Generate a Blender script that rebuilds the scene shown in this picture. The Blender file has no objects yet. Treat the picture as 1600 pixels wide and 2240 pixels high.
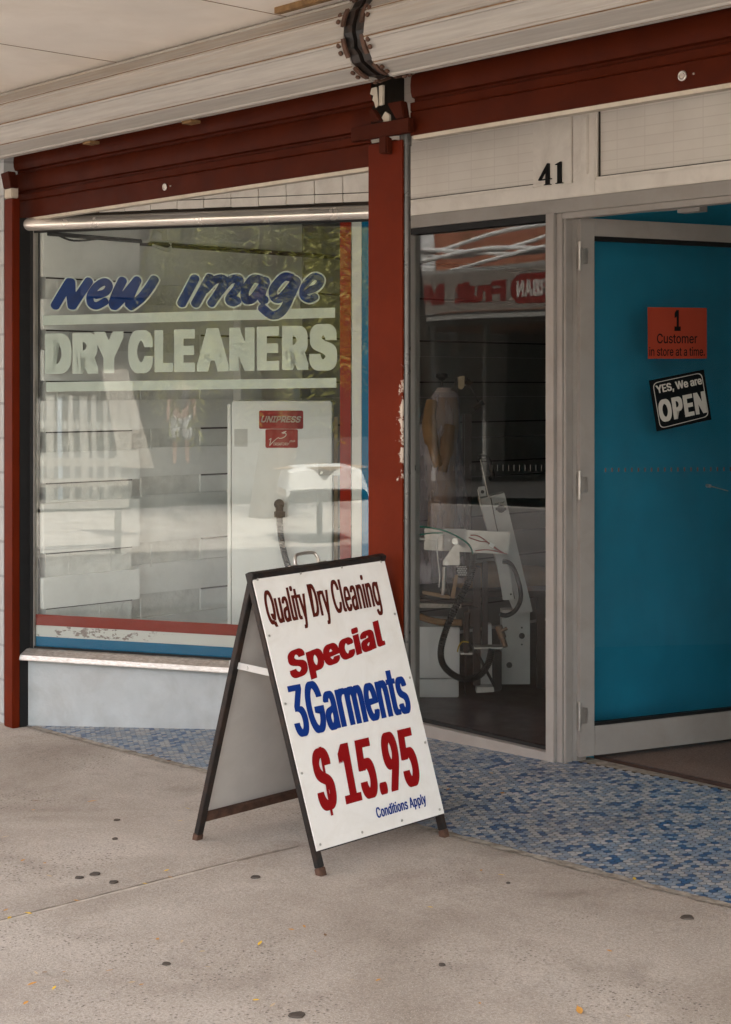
import bpy, bmesh, math, random, os
from mathutils import Vector, Matrix

S = bpy.context.scene
random.seed(41)
# ------------------------------------------------------------------ camera
CA, SA, F, CX, HY, CH = .6711, .7414, 3480.0, 800.0, 840.0, 1.5
cam = bpy.data.objects.new('camera', bpy.data.cameras.new('camera'))
S.collection.objects.link(cam)
cam.location = (0, 0, CH)
cam.rotation_euler = (math.radians(90), 0, math.atan2(SA, CA))
cam.data.sensor_fit = 'VERTICAL'
cam.data.sensor_height = 36
cam.data.lens = F / 2240 * 36
cam.data.shift_y = -(1120 - HY) / 2240
cam.data.clip_start = .05
cam.data.clip_end = 500
S.camera = cam
# ------------------------------------------------------------------ sky, sun, exposure
SUN_EL, SUN_AZ = math.radians(50), math.radians(8)       # sun stands behind the shop roof (+y), a little to the right
w = bpy.data.worlds.new('World'); S.world = w; w.use_nodes = True
nt = w.node_tree; bg = nt.nodes['Background']
sky = nt.nodes.new('ShaderNodeTexSky'); sky.sky_type = 'NISHITA'; sky.sun_disc = False
sky.sun_elevation = SUN_EL; sky.sun_rotation = SUN_AZ; sky.air_density = 1.2; sky.dust_density = 3.0
hsv = nt.nodes.new('ShaderNodeHueSaturation'); hsv.inputs['Saturation'].default_value = .32
mx = nt.nodes.new('ShaderNodeMix'); mx.data_type = 'RGBA'; mx.blend_type = 'MULTIPLY'; mx.inputs[0].default_value = 1
mx.inputs[7].default_value = (1.03, 1.0, .965, 1)          # thin warm haze over the town
nt.links.new(sky.outputs[0], hsv.inputs['Color']); nt.links.new(hsv.outputs[0], mx.inputs[6])
nt.links.new(mx.outputs[2], bg.inputs[0]); bg.inputs[1].default_value = .15
sl = bpy.data.lights.new('sun', 'SUN'); sl.energy = 2.4; sl.angle = math.radians(.6); sl.color = (1, .95, .87)
sun = bpy.data.objects.new('sun', sl); S.collection.objects.link(sun); sun.location = (0, 20, 30)
sd = Vector((math.sin(SUN_AZ) * math.cos(SUN_EL), math.cos(SUN_AZ) * math.cos(SUN_EL), math.sin(SUN_EL)))
sun.rotation_euler = sd.to_track_quat('Z', 'Y').to_euler()
vs = S.view_settings
vs.view_transform = 'Standard'; vs.look = 'None'; vs.gamma = 1; vs.exposure = 3.15
S.cycles.use_denoising = True
S.cycles.max_bounces = 10; S.cycles.diffuse_bounces = 6; S.cycles.glossy_bounces = 5
S.cycles.transparent_max_bounces = 24; S.cycles.caustics_reflective = False; S.cycles.caustics_refractive = False

# ------------------------------------------------------------------ geometry helpers
V = Vector
def ray(px, py):
    X = (px - CX) / F
    return V((CA * X - SA, SA * X + CA, (HY - py) / F))
EYE = V((0, 0, CH))
def hit(px, py, p0, n):
    d = ray(px, py); return EYE + d * ((p0 - EYE).dot(n) / d.dot(n))
def G(u): return .0275 * (u + 4.04)                       # the street falls gently along the shops
GN = V((-.0275, 0, 1)).normalized()
def gp(px, py): return hit(px, py, V((-4.04, 0, 0)), GN)
def pv(px, py, v):
    p = hit(px, py, V((0, v, 0)), V((0, 1, 0))); return p.x, p.z
def cf(x, y, z): return V((CA * x - SA * y, SA * x + CA * y, z))        # frame turned like the pressing machines
def cp(px, py, Y): return cf((px - CX) / F * Y, Y, CH + (HY - py) / F * Y)
WO, WD, WN = V((-6.459, 3.742, 0)), V((.8731, .4876, 0)), V((.4876, -.8731, 0))
def WIN(s, z, d): return WO + WD * s + V((0, 0, z)) + WN * d              # splayed display window
def wp(px, py, d=0):
    p = hit(px, py, WO + WN * d, WN); return (p - WO).dot(WD), p.z
LC, LD = V((-3.95, 4.68, 0)), V((.2816, .9596, 0)).normalized()
LN = V((LD.y, -LD.x, 0))
def LEAF(t, z, d): return LC + LD * t + V((0, 0, z)) + LN * d             # the open door leaf
def lp(px, py, d=0):
    p = hit(px, py, LC + LN * d, LN); return (p - LC).dot(LD), p.z
def B(u, v, z): return V((u, v, z))

class MB:
    def __init__(s): s.v, s.f, s.m, s.pc, s.cur = [], [], [], [], 0
    def add(s, vs, fs):
        o = len(s.v); s.v += [V(a) for a in vs]
        s.f += [[o + i for i in f] for f in fs]; s.m += [s.cur] * len(fs); s.pc += [s.pc[-1] + 1 if s.pc else 0] * len(fs); return s
    def box(s, Fn, a, b, c):
        P = [Fn(x, y, z) for z in c for y in b for x in a]
        return s.add(P, [(0, 2, 3, 1), (4, 5, 7, 6), (0, 1, 5, 4), (2, 6, 7, 3), (0, 4, 6, 2), (1, 3, 7, 5)])
    def poly(s, pts): return s.add(pts, [list(range(len(pts)))])
    def prism(s, Fn, pts, c0, c1):
        n = len(pts)
        P = [Fn(x, y, c0) for x, y in pts] + [Fn(x, y, c1) for x, y in pts]
        return s.add(P, [list(range(n))[::-1], list(range(n, 2 * n))] + [(i, (i + 1) % n, n + (i + 1) % n, n + i) for i in range(n)])
    def tube(s, pts, r, seg=8, caps=True):
        pts = [V(p) for p in pts]; n = len(pts)
        rs = r if isinstance(r, (list, tuple)) else [r] * n
        P = []; up = V((0, 0, 1)); nx = None
        for i, p in enumerate(pts):
            t = (pts[min(i + 1, n - 1)] - pts[max(i - 1, 0)]).normalized()
            if nx is None:
                nx = t.cross(up if abs(t.z) < .9 else V((1, 0, 0))).normalized()
            else:
                nx = (nx - t * nx.dot(t)).normalized()
            by = t.cross(nx)
            for k in range(seg):
                a = 2 * math.pi * k / seg
                P.append(p + (nx * math.cos(a) + by * math.sin(a)) * rs[i])
        fs = [(i * seg + k, i * seg + (k + 1) % seg, (i + 1) * seg + (k + 1) % seg, (i + 1) * seg + k) for i in range(n - 1) for k in range(seg)]
        if caps: fs += [list(range(seg))[::-1], list(range((n - 1) * seg, n * seg))]
        return s.add(P, fs)
    def extr(s, prof, u0, u1, closed=False, seg=1):
        n = len(prof); P = []
        for j in range(seg + 1):
            u = u0 + (u1 - u0) * j / seg
            P += [V((u, a, b)) for a, b in prof]
        fs = []
        for j in range(seg):
            for i in range(n if closed else n - 1):
                k = (i + 1) % n; fs.append((j * n + i, j * n + k, (j + 1) * n + k, (j + 1) * n + i))
        if closed: fs += [list(range(n))[::-1], list(range(seg * n, seg * n + n))]
        return s.add(P, fs)
    def disc(s, c, ax, ay, r, seg=16, off=0):
        return s.poly([c + ax * r * math.cos(2 * math.pi * k / seg) + ay * r * math.sin(2 * math.pi * k / seg) for k in range(seg)])
    def build_each(s, name, mats, parent, per=1, **kw):
        out = []; ids = sorted(set(s.pc))
        for k in range(0, len(ids), per):
            grp = set(ids[k:k + per]); q = MB()
            for f, m, p in zip(s.f, s.m, s.pc):
                if p in grp: o = len(q.v); q.v += [s.v[i] for i in f]; q.f.append(list(range(o, o + len(f)))); q.m.append(m); q.pc.append(0)
            # weld the shared corners again
            idx = {}; nv = []
            for i, v in enumerate(q.v):
                key = (round(v.x, 6), round(v.y, 6), round(v.z, 6))
                if key not in idx: idx[key] = len(nv); nv.append(v)
            q.f = [[idx[(round(q.v[i].x, 6), round(q.v[i].y, 6), round(q.v[i].z, 6))] for i in f] for f in q.f]; q.v = nv
            out.append(q.build(name, mats, parent, **kw))
        return out
    def build(s, name, mats, parent=None, smooth=False, bevel=0, recalc=True, seg=2):
        if not isinstance(mats, (list, tuple)): mats = [mats]
        lo = V([min(p[i] for p in s.v) for i in range(3)]); hi = V([max(p[i] for p in s.v) for i in range(3)])
        c = (lo + hi) / 2
        if parent is None: c.z = lo.z
        me = bpy.data.meshes.new(name)
        me.from_pydata([p - c for p in s.v], [], s.f)
        for m in mats: me.materials.append(m)
        me.polygons.foreach_set('material_index', s.m)
        if recalc or bevel:
            bm = bmesh.new(); bm.from_mesh(me)
            if recalc: bmesh.ops.recalc_face_normals(bm, faces=bm.faces)
            if bevel:
                es = [e for e in bm.edges if len(e.link_faces) == 2 and e.calc_face_angle(0) > .6]
                bmesh.ops.bevel(bm, geom=es, offset=bevel, segments=seg, affect='EDGES', clamp_overlap=True)
            bm.to_mesh(me); bm.free()
        if smooth:
            me.polygons.foreach_set('use_smooth', [True] * len(me.polygons))
            try: me.set_sharp_from_angle(angle=math.radians(42))
            except Exception: pass
        o = bpy.data.objects.new(name, me); S.collection.objects.link(o); o.location = c
        if parent is not None: attach(o, parent)
        return o
def wloc(o):
    p = V(o.location); q = o.parent
    while q is not None: p = p + V(q.location); q = q.parent
    return p
def attach(o, parent):
    o.location = V(o.location) - wloc(parent); o.parent = parent
def tag(o, label=None, cat=None, group=None, kind=None):
    if label: o['label'] = label
    if cat: o['category'] = cat
    if group: o['group'] = group
    if kind: o['kind'] = kind
    return o
def thing(name, label, cat, loc, group=None):
    o = bpy.data.objects.new(name, None); S.collection.objects.link(o); o.location = loc; o.empty_display_size = .1
    return tag(o, label, cat, group)
def structure(o): o['kind'] = 'structure'; return o
def spline(pts, n=8):
    pts = [V(p) for p in pts]; out = []
    for i in range(len(pts) - 1):
        a, b, c, d = pts[max(i - 1, 0)], pts[i], pts[i + 1], pts[min(i + 2, len(pts) - 1)]
        for k in range(n):
            t = k / n
            out.append(.5 * ((2 * b) + (c - a) * t + (2 * a - 5 * b + 4 * c - d) * t * t + (3 * b - a - 3 * c + d) * t ** 3))
    return out + [pts[-1]]
# ---- filled outlines and lettering
def fill2d(polys):
    cu = bpy.data.curves.new('outline', 'CURVE'); cu.dimensions = '2D'; cu.fill_mode = 'BOTH'
    for p in polys:
        sp = cu.splines.new('POLY'); sp.points.add(len(p) - 1); sp.use_cyclic_u = True
        for i, (x, y) in enumerate(p): sp.points[i].co = (x, y, 0, 1)
    return curve_mesh(cu)
def curve_mesh(cu):
    o = bpy.data.objects.new('tmp', cu)
    me = bpy.data.meshes.new_from_object(o)
    vs = [(v.co.x, v.co.y) for v in me.vertices]; fs = [list(p.vertices) for p in me.polygons]
    bpy.data.objects.remove(o); bpy.data.meshes.remove(me); bpy.data.curves.remove(cu)
    return vs, fs
FONT = None
try:
    _d = os.path.join(bpy.utils.system_resource('DATAFILES'), 'fonts', 'Inter.woff2')
    if os.path.exists(_d): FONT = bpy.data.fonts.load(_d)
except Exception: FONT = None
def glyphs(text, bold=0.0, spacing=1.0):
    cu = bpy.data.curves.new('lettering', 'FONT'); cu.body = text; cu.size = 1; cu.resolution_u = 4
    if FONT: cu.font = FONT
    cu.offset = bold; cu.space_character = spacing; cu.fill_mode = 'BOTH'
    return curve_mesh(cu)
GC = {}
def text_on(mb, text, bold, to, b0, b1, up, d, spacing=1.0, shear=0, step=.00006):
    """text mapped so its left/right extents on the baseline fall at b0,b1 and its cap height is the vector up (plane
    coordinates); heavy weights are built up from thin shifted layers, as in screen printing"""
    key = (text, spacing)
    if key not in GC: GC[key] = glyphs(text, 0, spacing)
    vs, fs = GC[key]
    rx, ry = bold if isinstance(bold, tuple) else (bold, bold)
    if 'H' not in GC: GC['H'] = glyphs('H', 0)
    hi, lo = max(y for _, y in GC['H'][0]) + ry, min(y for _, y in GC['H'][0]) - ry
    x0, x1 = min(v[0] for v in vs) - rx, max(v[0] for v in vs) + rx
    b0, b1, up = V(b0), V(b1), V(up)
    sh = [(0, 0)]
    if rx or ry:
        sh = [(-rx, -ry), (0, -ry), (rx, -ry), (-rx, 0), (0, 0), (rx, 0), (-rx, ry), (0, ry), (rx, ry)]
        if rx > .045: sh += [(-rx / 2, -ry), (rx / 2, ry), (-rx / 2, ry), (rx / 2, -ry), (-rx / 2, 0), (rx / 2, 0)]
    sg = -1 if (to(0, 0, .01) - to(0, 0, 0)).length < 0 else 1
    for j, (dx, dy) in enumerate(sh):
        P = []
        for x, y in vs:
            k = (y + dy - lo) / (hi - lo); q = b0 + (b1 - b0) * ((x + dx - x0) / (x1 - x0)) + up * k
            P.append(to(q.x + shear * k, q.y, d + step * j))
        mb.add(P, fs)
def strip(pts, r, n=6):
    """a brush stroke: smooth centre line of half width r with round ends, as one outline"""
    c = [V((a[0], a[1], 0)) for a in pts]
    c = spline(c, n) if len(c) > 2 else [c[0].lerp(c[1], k / 6) for k in range(7)]
    L, R = [], []
    for i, p in enumerate(c):
        t = (c[min(i + 1, len(c) - 1)] - c[max(i - 1, 0)]).normalized(); nn = V((-t.y, t.x, 0))
        L.append(p + nn * r); R.append(p - nn * r)
    vs = []; fs = []
    for a, b in zip(L, R): vs += [a, b]
    for i in range(len(c) - 1): fs.append((2 * i, 2 * i + 2, 2 * i + 3, 2 * i + 1))
    for p, q, t in ((c[0], c[1], -1), (c[-1], c[-2], 1)):
        t = (p - q).normalized(); nn = V((-t.y, t.x, 0)); base = len(vs)
        vs += [p + nn * r * math.cos(math.pi * k / 8) + t * r * .8 * math.sin(math.pi * k / 8) for k in range(9)]
        fs.append(list(range(base, base + 9)))
    return vs, fs

# ------------------------------------------------------------------ materials
class NT:
    def __init__(s, name):
        s.mat = bpy.data.materials.new(name); s.mat.use_nodes = True
        s.t = s.mat.node_tree; s.bsdf = s.t.nodes['Principled BSDF']; s.out = s.t.nodes['Material Output']
        s.tc = s.t.nodes.new('ShaderNodeTexCoord').outputs['Object']
    def n(s, typ, ins=None, **kw):
        nd = s.t.nodes.new(typ)
        for k, v in kw.items(): setattr(nd, k, v)
        for k, v in (ins or {}).items():
            if isinstance(v, bpy.types.NodeSocket): s.t.links.new(v, nd.inputs[k])
            else: nd.inputs[k].default_value = v
        return nd
    def noise(s, scale, detail=5, rough=.55, vec=None, dist=0):
        return s.n('ShaderNodeTexNoise', {'Vector': vec or s.tc, 'Scale': scale, 'Detail': detail, 'Roughness': rough, 'Distortion': dist}).outputs[0]
    def stretch(s, x, y, z): return s.n('ShaderNodeMapping', {'Vector': s.tc, 'Scale': (x, y, z)}).outputs[0]
    def ramp(s, v, a, b, lo=0.0, hi=1.0):
        return s.n('ShaderNodeMapRange', {'Value': v, 'From Min': a, 'From Max': b, 'To Min': lo, 'To Max': hi}).outputs[0]
    def math(s, op, a, b=0.0):
        return s.n('ShaderNodeMath', {0: a, 1: b}, operation=op).outputs[0]
    def mix(s, fac, a, b, blend='MIX'):
        nd = s.n('ShaderNodeMix', data_type='RGBA', blend_type=blend)
        for k, v in ((0, fac), (6, a), (7, b)):
            if isinstance(v, bpy.types.NodeSocket): s.t.links.new(v, nd.inputs[k])
            else: nd.inputs[k].default_value = v if k == 0 else (*v[:3], 1)
        return nd.outputs[2]
    def xyz(s): return s.n('ShaderNodeSeparateXYZ', {0: s.tc}).outputs
    def set(s, **kw):
        for k, v in kw.items():
            k = k.replace('_', ' ')
            if isinstance(v, bpy.types.NodeSocket): s.t.links.new(v, s.bsdf.inputs[k])
            else: s.bsdf.inputs[k].default_value = (*v, 1) if isinstance(v, tuple) and len(v) == 3 else v
        return s
    def bump(s, h, dist=.002, strength=1.0):
        b = s.n('ShaderNodeBump', {'Height': h, 'Distance': dist, 'Strength': strength}); s.t.links.new(b.outputs[0], s.bsdf.inputs['Normal']); return s
def sc(c, k): return tuple(min(1, x * k) for x in c)
def paint(name, col, rough=.5, metal=0, var=.12, vs=6, dirt=None, dirt_amt=.35, dscale=4, bump=.0006, bs=90, chips=None, chip_th=.68, chip_s=40, spec=.25):
    t = NT(name)
    c = t.mix(t.ramp(t.noise(vs, 6), .3, .7), sc(col, 1 - var), sc(col, 1 + var))
    if dirt: c = t.mix(t.ramp(t.noise(dscale, 7, .65, dist=.6), .45, .8, 0, dirt_amt), c, dirt)
    if chips: c = t.mix(t.ramp(t.noise(chip_s, 6, .7), chip_th, chip_th + .02), c, chips)
    t.set(Base_Color=c, Roughness=t.ramp(t.noise(vs * 3, 4), .2, .8, rough * .8, min(1, rough * 1.2)), Metallic=metal)
    t.bsdf.inputs['Specular IOR Level'].default_value = spec
    if bump: t.bump(t.noise(bs, 4), bump)
    return t.mat
def lum(name, col, rough=.6): return paint(name, col, rough, var=.04, bump=0, spec=.06)

m_board = paint('board_white', (.8, .775, .74), .38, var=.03, dirt=(.56, .5, .42), dirt_amt=.4, dscale=7, chips=(.36, .33, .3), chip_th=.745, chip_s=60, bump=.0002)
m_board_in = paint('board_reverse', (.55, .52, .485), .55, var=.06, dirt=(.36, .33, .29), dscale=3)
m_black = paint('black_steel', (.018, .016, .015), .4, var=.3, dirt=(.12, .055, .03), dirt_amt=.35, dscale=14, chips=(.3, .27, .24), chip_th=.74, chip_s=70)
m_rust = paint('rusty_steel', (.095, .05, .034), .75, var=.35, vs=30, dirt=(.04, .03, .025), dirt_amt=.7, dscale=18, bump=.001)
m_chrome = None
def chrome():
    t = NT('wavy_chrome')
    t.set(Base_Color=t.mix(t.ramp(t.noise(3, 4), .35, .7), (.72, .66, .6), (.9, .84, .77)), Metallic=.6, Roughness=t.ramp(t.noise(9, 5), .3, .7, .16, .3))
    return t.mat
m_chrome = chrome()
m_steel = paint('bright_steel', (.5, .47, .43), .34, metal=.85, var=.12, vs=20, bump=0)
def sill_mat():
    t = NT('mottled_aluminium')
    st = t.n('ShaderNodeMapping', {'Vector': t.tc, 'Scale': (3, 3, 14)}).outputs[0]
    c = t.mix(t.ramp(t.noise(14, 7, .7, st), .32, .68), (.42, .37, .32), (.74, .7, .65))
    c = t.mix(t.ramp(t.noise(5, 5, .6), .55, .8, 0, .6), c, (.3, .25, .2))
    t.set(Base_Color=c, Metallic=.75, Roughness=.42); t.bump(t.noise(70, 4), .0008); return t.mat
m_sill = sill_mat()
m_alu = paint('grey_aluminium_paint', (.33, .305, .28), .42, var=.06, dirt=(.2, .15, .1), dirt_amt=.3, dscale=7, bump=.0003)
m_gasket = paint('black_rubber', (.012, .012, .012), .55, var=.1)
m_red = paint('dark_red_paint', (.058, .0095, .0032), .5, var=.18, vs=5, dirt=(.03, .007, .005), dirt_amt=.55, dscale=6, chips=(.45, .38, .32), chip_th=.775, chip_s=55, bump=.0006, bs=60, spec=.04)
m_redplain = paint('dull_red_paint', (.05, .0105, .005), .55, var=.2, vs=8, dirt=(.03, .01, .01), dirt_amt=.5, chips=(.4, .34, .28), chip_th=.76, chip_s=50, spec=.04)
def post_mat():
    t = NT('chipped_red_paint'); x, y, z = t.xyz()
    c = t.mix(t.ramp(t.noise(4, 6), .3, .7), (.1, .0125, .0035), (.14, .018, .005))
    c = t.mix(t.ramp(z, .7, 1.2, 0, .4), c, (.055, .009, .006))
    edge = t.math('MULTIPLY', t.ramp(x, .03, .085), t.ramp(y, .012, .0)); band = t.math('MULTIPLY', t.ramp(z, -.12, .08), t.ramp(z, .5, .32))
    k = t.math('ADD', t.noise(26, 8, .72), t.math('MULTIPLY', t.math('MULTIPLY', edge, band), .26))
    c = t.mix(t.ramp(k, .735, .75), c, (.52, .45, .38))
    rim = t.math('ADD', t.noise(60, 6, .7), t.math('MULTIPLY', t.ramp(t.math('ABSOLUTE', x), .086, .0895), .22))
    c = t.mix(t.ramp(rim, .78, .80), c, (.5, .43, .36))
    t.set(Base_Color=c, Roughness=.5); t.bsdf.inputs['Specular IOR Level'].default_value = .05; t.bump(t.noise(50, 5), .0008); return t.mat
m_post = post_mat()
m_cream = paint('chipped_cream_paint', (.5, .44, .36), .6, var=.1, dirt=(.2, .14, .08), dirt_amt=.4, dscale=12)
m_basewall = paint('pale_blue_grey_render', (.47, .5, .505), .72, var=.06, vs=9, dirt=(.33, .32, .3), dirt_amt=.6, dscale=4, bump=.0022, bs=42, chips=(.27, .235, .2), chip_th=.725, chip_s=24)
def block_mat():
    t = NT('painted_blockwork')
    mp = t.n('ShaderNodeMapping', {'Vector': t.tc, 'Rotation': (math.radians(90), 0, 0)}).outputs[0]
    b = t.n('ShaderNodeTexBrick', {'Vector': mp, 'Color1': (.44, .45, .45, 1), 'Color2': (.4, .41, .41, 1), 'Mortar': (.3, .3, .3, 1), 'Scale': 1, 'Mortar Size': .006, 'Brick Width': .39, 'Row Height': .16})
    t.set(Base_Color=t.mix(t.ramp(t.noise(6, 6), .4, .8, 0, .4), b.outputs[0], (.3, .29, .27)), Roughness=.75)
    t.bump(t.math('ADD', t.math('MULTIPLY', b.outputs['Fac'], -1.0), t.math('MULTIPLY', t.noise(60, 4), .3)), .003); return t.mat
m_block = block_mat()
m_soffit = paint('soffit_sheet', (.82, .76, .69), .7, var=.07, vs=2.2, dirt=(.66, .57, .47), dirt_amt=.4, dscale=2.5, bump=.0008, bs=20)
m_tan = paint('stained_batten', (.2, .115, .05), .75, var=.35, vs=25, dirt=(.12, .07, .03), dirt_amt=.8, dscale=30)
def slat_mat():
    t = NT('weathered_white_slats'); x, y, z = t.xyz()
    st = t.stretch(.6, 12, 12)
    c = t.mix(t.ramp(t.noise(6, 6, .6, st), .35, .7), (.34, .315, .285), (.43, .4, .365))
    c = t.mix(t.math('MULTIPLY', t.ramp(z, -.02, .12, .08, .75), t.ramp(t.noise(7, 7, .7, st), .42, .75)), c, (.36, .24, .13))
    c = t.mix(t.ramp(t.noise(30, 7, .7, t.stretch(3, 1, 1)), .7, .74, 0, .5), c, (.25, .18, .12))
    t.set(Base_Color=c, Roughness=.5); t.bump(t.noise(50, 4), .0006); return t.mat
m_slat = slat_mat()
m_slatline = paint('slat_joint_grime', (.2, .12, .065), .8, var=.3, vs=20)
m_tile = paint('white_glass_tile', (.78, .73, .66), .32, var=.05, vs=11, dirt=(.33, .27, .2), dirt_amt=.35, dscale=12, bump=.0004)
m_grime_shade = paint('dark_grime_shade', (.035, .027, .02), .8, var=.3)  # grime behind the tiles; also the painted shadow lines
m_trim = paint('off_white_trim', (.78, .72, .645), .5, var=.05, vs=5, dirt=(.34, .27, .2), dirt_amt=.35, dscale=6, bump=.0005)
def panel_mat():
    t = NT('off_white_faint_tiles')
    mp = t.n('ShaderNodeMapping', {'Vector': t.tc, 'Rotation': (math.radians(90), 0, 0)}).outputs[0]
    b = t.n('ShaderNodeTexBrick', {'Vector': mp, 'Color1': (.76, .7, .62, 1), 'Color2': (.735, .675, .6, 1), 'Mortar': (.68, .615, .54, 1), 'Scale': 1, 'Mortar Size': .0028, 'Mortar Smooth': .6, 'Brick Width': .128, 'Row Height': .036}, offset=0.0)
    t.set(Base_Color=t.mix(t.ramp(t.noise(5, 6), .45, .8, 0, .3), b.outputs[0], (.5, .43, .35)), Roughness=.45); t.bump(t.noise(40, 3), .0004); return t.mat
m_panel = panel_mat()
m_number = paint('black_enamel', (.008, .008, .008), .3, var=.1, bump=0)
m_brickin = paint('painted_brick', (.76, .75, .72), .7, var=.08, vs=14, dirt=(.33, .31, .28), dirt_amt=.45, dscale=9, bump=.006, bs=30)
m_wallboard = paint('painted_timber_board', (.87, .86, .84), .5, var=.05, vs=5, dirt=(.5, .49, .45), dirt_amt=.3, dscale=8, chips=(.6, .58, .54), chip_th=.74, chip_s=26, bump=.0008, bs=25)
m_teal = paint('teal_wall_paint', (.032, .35, .53), .55, var=.1, vs=2.5, dirt=(.022, .24, .36), dirt_amt=.5, dscale=3, bump=.0008, bs=30)
m_ceil = paint('interior_ceiling', (.2, .19, .18), .8, var=.05)
m_carpet = None
def carpet():
    t = NT('brown_doormat_vinyl')
    c = t.mix(t.ramp(t.noise(160, 3, .7), .35, .65), (.13, .085, .065), (.22, .155, .12))
    c = t.mix(t.ramp(t.noise(330, 2), .68, .72), c, (.42, .36, .3))
    t.set(Base_Color=c, Roughness=.85); t.bump(t.noise(200, 3), .001); return t.mat
m_carpet = carpet()
m_darkfloor = paint('dark_brown_lino', (.045, .026, .018), .35, var=.3, vs=4, dirt=(.09, .06, .045), dirt_amt=.3, dscale=6, bump=.0003)
m_white = paint('white_enamel', (.82, .82, .8), .3, var=.03, dirt=(.5, .48, .44), dirt_amt=.2, bump=.0002)
m_offwhite = paint('dull_white_sheet', (.58, .57, .54), .4, var=.05, dirt=(.28, .26, .22), dirt_amt=.35, dscale=6, bump=.0003)
m_sticker = lum('red_sticker', (.3, .012, .012), .35)
m_stk_white = lum('sticker_white', (.7, .62, .56), .4)
m_brown = paint('brown_steel', (.05, .03, .024), .45, var=.25)
m_hose = paint('black_hose', (.016, .015, .014), .5, var=.2)
m_green = lum('green_tube', (.01, .2, .13), .35)
m_redwire = lum('red_wire', (.28, .02, .02), .4)
m_yellow = lum('yellow_wire', (.5, .33, .02), .4)
m_tan_pad = paint('tan_padding', (.3, .17, .075), .7, var=.15, vs=12, dirt=(.16, .08, .03), dirt_amt=.4, bump=.001)
m_wood = paint('raw_timber', (.36, .24, .14), .65, var=.2, vs=14)
m_concretebar = paint('speckled_bar', (.4, .37, .32), .7, var=.2, vs=60, chips=(.1, .08, .06), chip_th=.62, chip_s=160)
m_stk_red = lum('stripe_red', (.25, .02, .009), .5)
m_stk_blue = lum('stripe_blue', (.003, .14, .29), .5)
m_navy = paint('brush_navy', (.002, .03, .16), .5, var=.25, vs=10, bump=0, spec=.04)
def worn_white():
    t = NT('worn_white_stripe'); x, y, z = t.xyz()
    t.set(Base_Color=t.mix(t.ramp(t.math('ADD', t.noise(16, 9, .7, t.stretch(1, 1, 2)), t.ramp(x, -.35, .5, .14, -.1)), .68, .69), (.62, .62, .6), (.25, .2, .19)), Roughness=.5); return t.mat
m_stripe_white = worn_white()
m_letter = paint('brush_pale_green_white', (.57, .63, .58), .5, var=.07, vs=12, chips=(.2, .18, .15), chip_th=.765, chip_s=45, bump=0, spec=.05)
m_outline = lum('brush_outline', (.62, .68, .64), .5)
m_t_maroon = lum('lettering_maroon', (.085, .014, .009), .38)
m_t_red = lum('lettering_red', (.24, .007, .008), .5)
m_t_blue = lum('lettering_blue', (.008, .034, .2), .5)
m_orange = lum('orange_paper', (.36, .055, .028), .6)
m_ink = lum('black_print', (.01, .01, .01), .5)
m_plate = lum('black_plastic_plate', (.008, .01, .011), .45)
m_print = lum('pale_print', (.62, .59, .53), .5)
m_dash = lum('safety_dash', (.14, .085, .075), .5)
m_dash2 = lum('safety_dash_clear', (.07, .065, .06), .3)
def glass(name, tint=(.93, .945, .93), k=1.0):
    t = NT(name); nd = t.t.nodes
    g = t.n('ShaderNodeNewGeometry'); dt = t.n('ShaderNodeVectorMath', {0: g.outputs['Incoming'], 1: g.outputs['Normal']}, operation='DOT_PRODUCT').outputs['Value']
    f = t.math('POWER', t.math('SUBTRACT', 1.0, t.math('ABSOLUTE', dt)), 5.0)
    f = t.math('MULTIPLY', t.math('ADD', t.math('MULTIPLY', f, .957), .043), k)
    tr = t.n('ShaderNodeBsdfTransparent', {'Color': (*tint, 1)}); gl = t.n('ShaderNodeBsdfGlossy', {'Roughness': 0.0, 'Color': (1, 1, 1, 1)})
    wob = t.n('ShaderNodeBump', {'Height': t.noise(1.3, 1), 'Distance': .0012}); t.t.links.new(wob.outputs[0], gl.inputs['Normal'])
    m = t.n('ShaderNodeMixShader', {0: f}); t.t.links.new(tr.outputs[0], m.inputs[1]); t.t.links.new(gl.outputs[0], m.inputs[2])
    t.t.links.new(m.outputs[0], t.out.inputs['Surface']); return t.mat
m_glass = glass('window_glass', k=.85)
m_glass_dark = glass('shop_front_glass', (.84, .84, .83), .45)
m_glass_door = glass('door_glass', (.88, .92, .93), .4)
def veil():
    t = NT('clear_garment_film'); x, y, z = t.xyz()
    tr = t.n('ShaderNodeBsdfTransparent', {'Color': (.95, .93, .95, 1)}); df = t.n('ShaderNodeBsdfDiffuse', {'Color': (.56, .5, .53, 1)})
    m = t.n('ShaderNodeMixShader', {0: t.ramp(t.noise(9, 4, .6, t.stretch(2, 2, .35)), .3, .7, .08, .6)})
    t.t.links.new(tr.outputs[0], m.inputs[1]); t.t.links.new(df.outputs[0], m.inputs[2]); t.t.links.new(m.outputs[0], t.out.inputs['Surface']); return t.mat
m_veil = veil()
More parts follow.
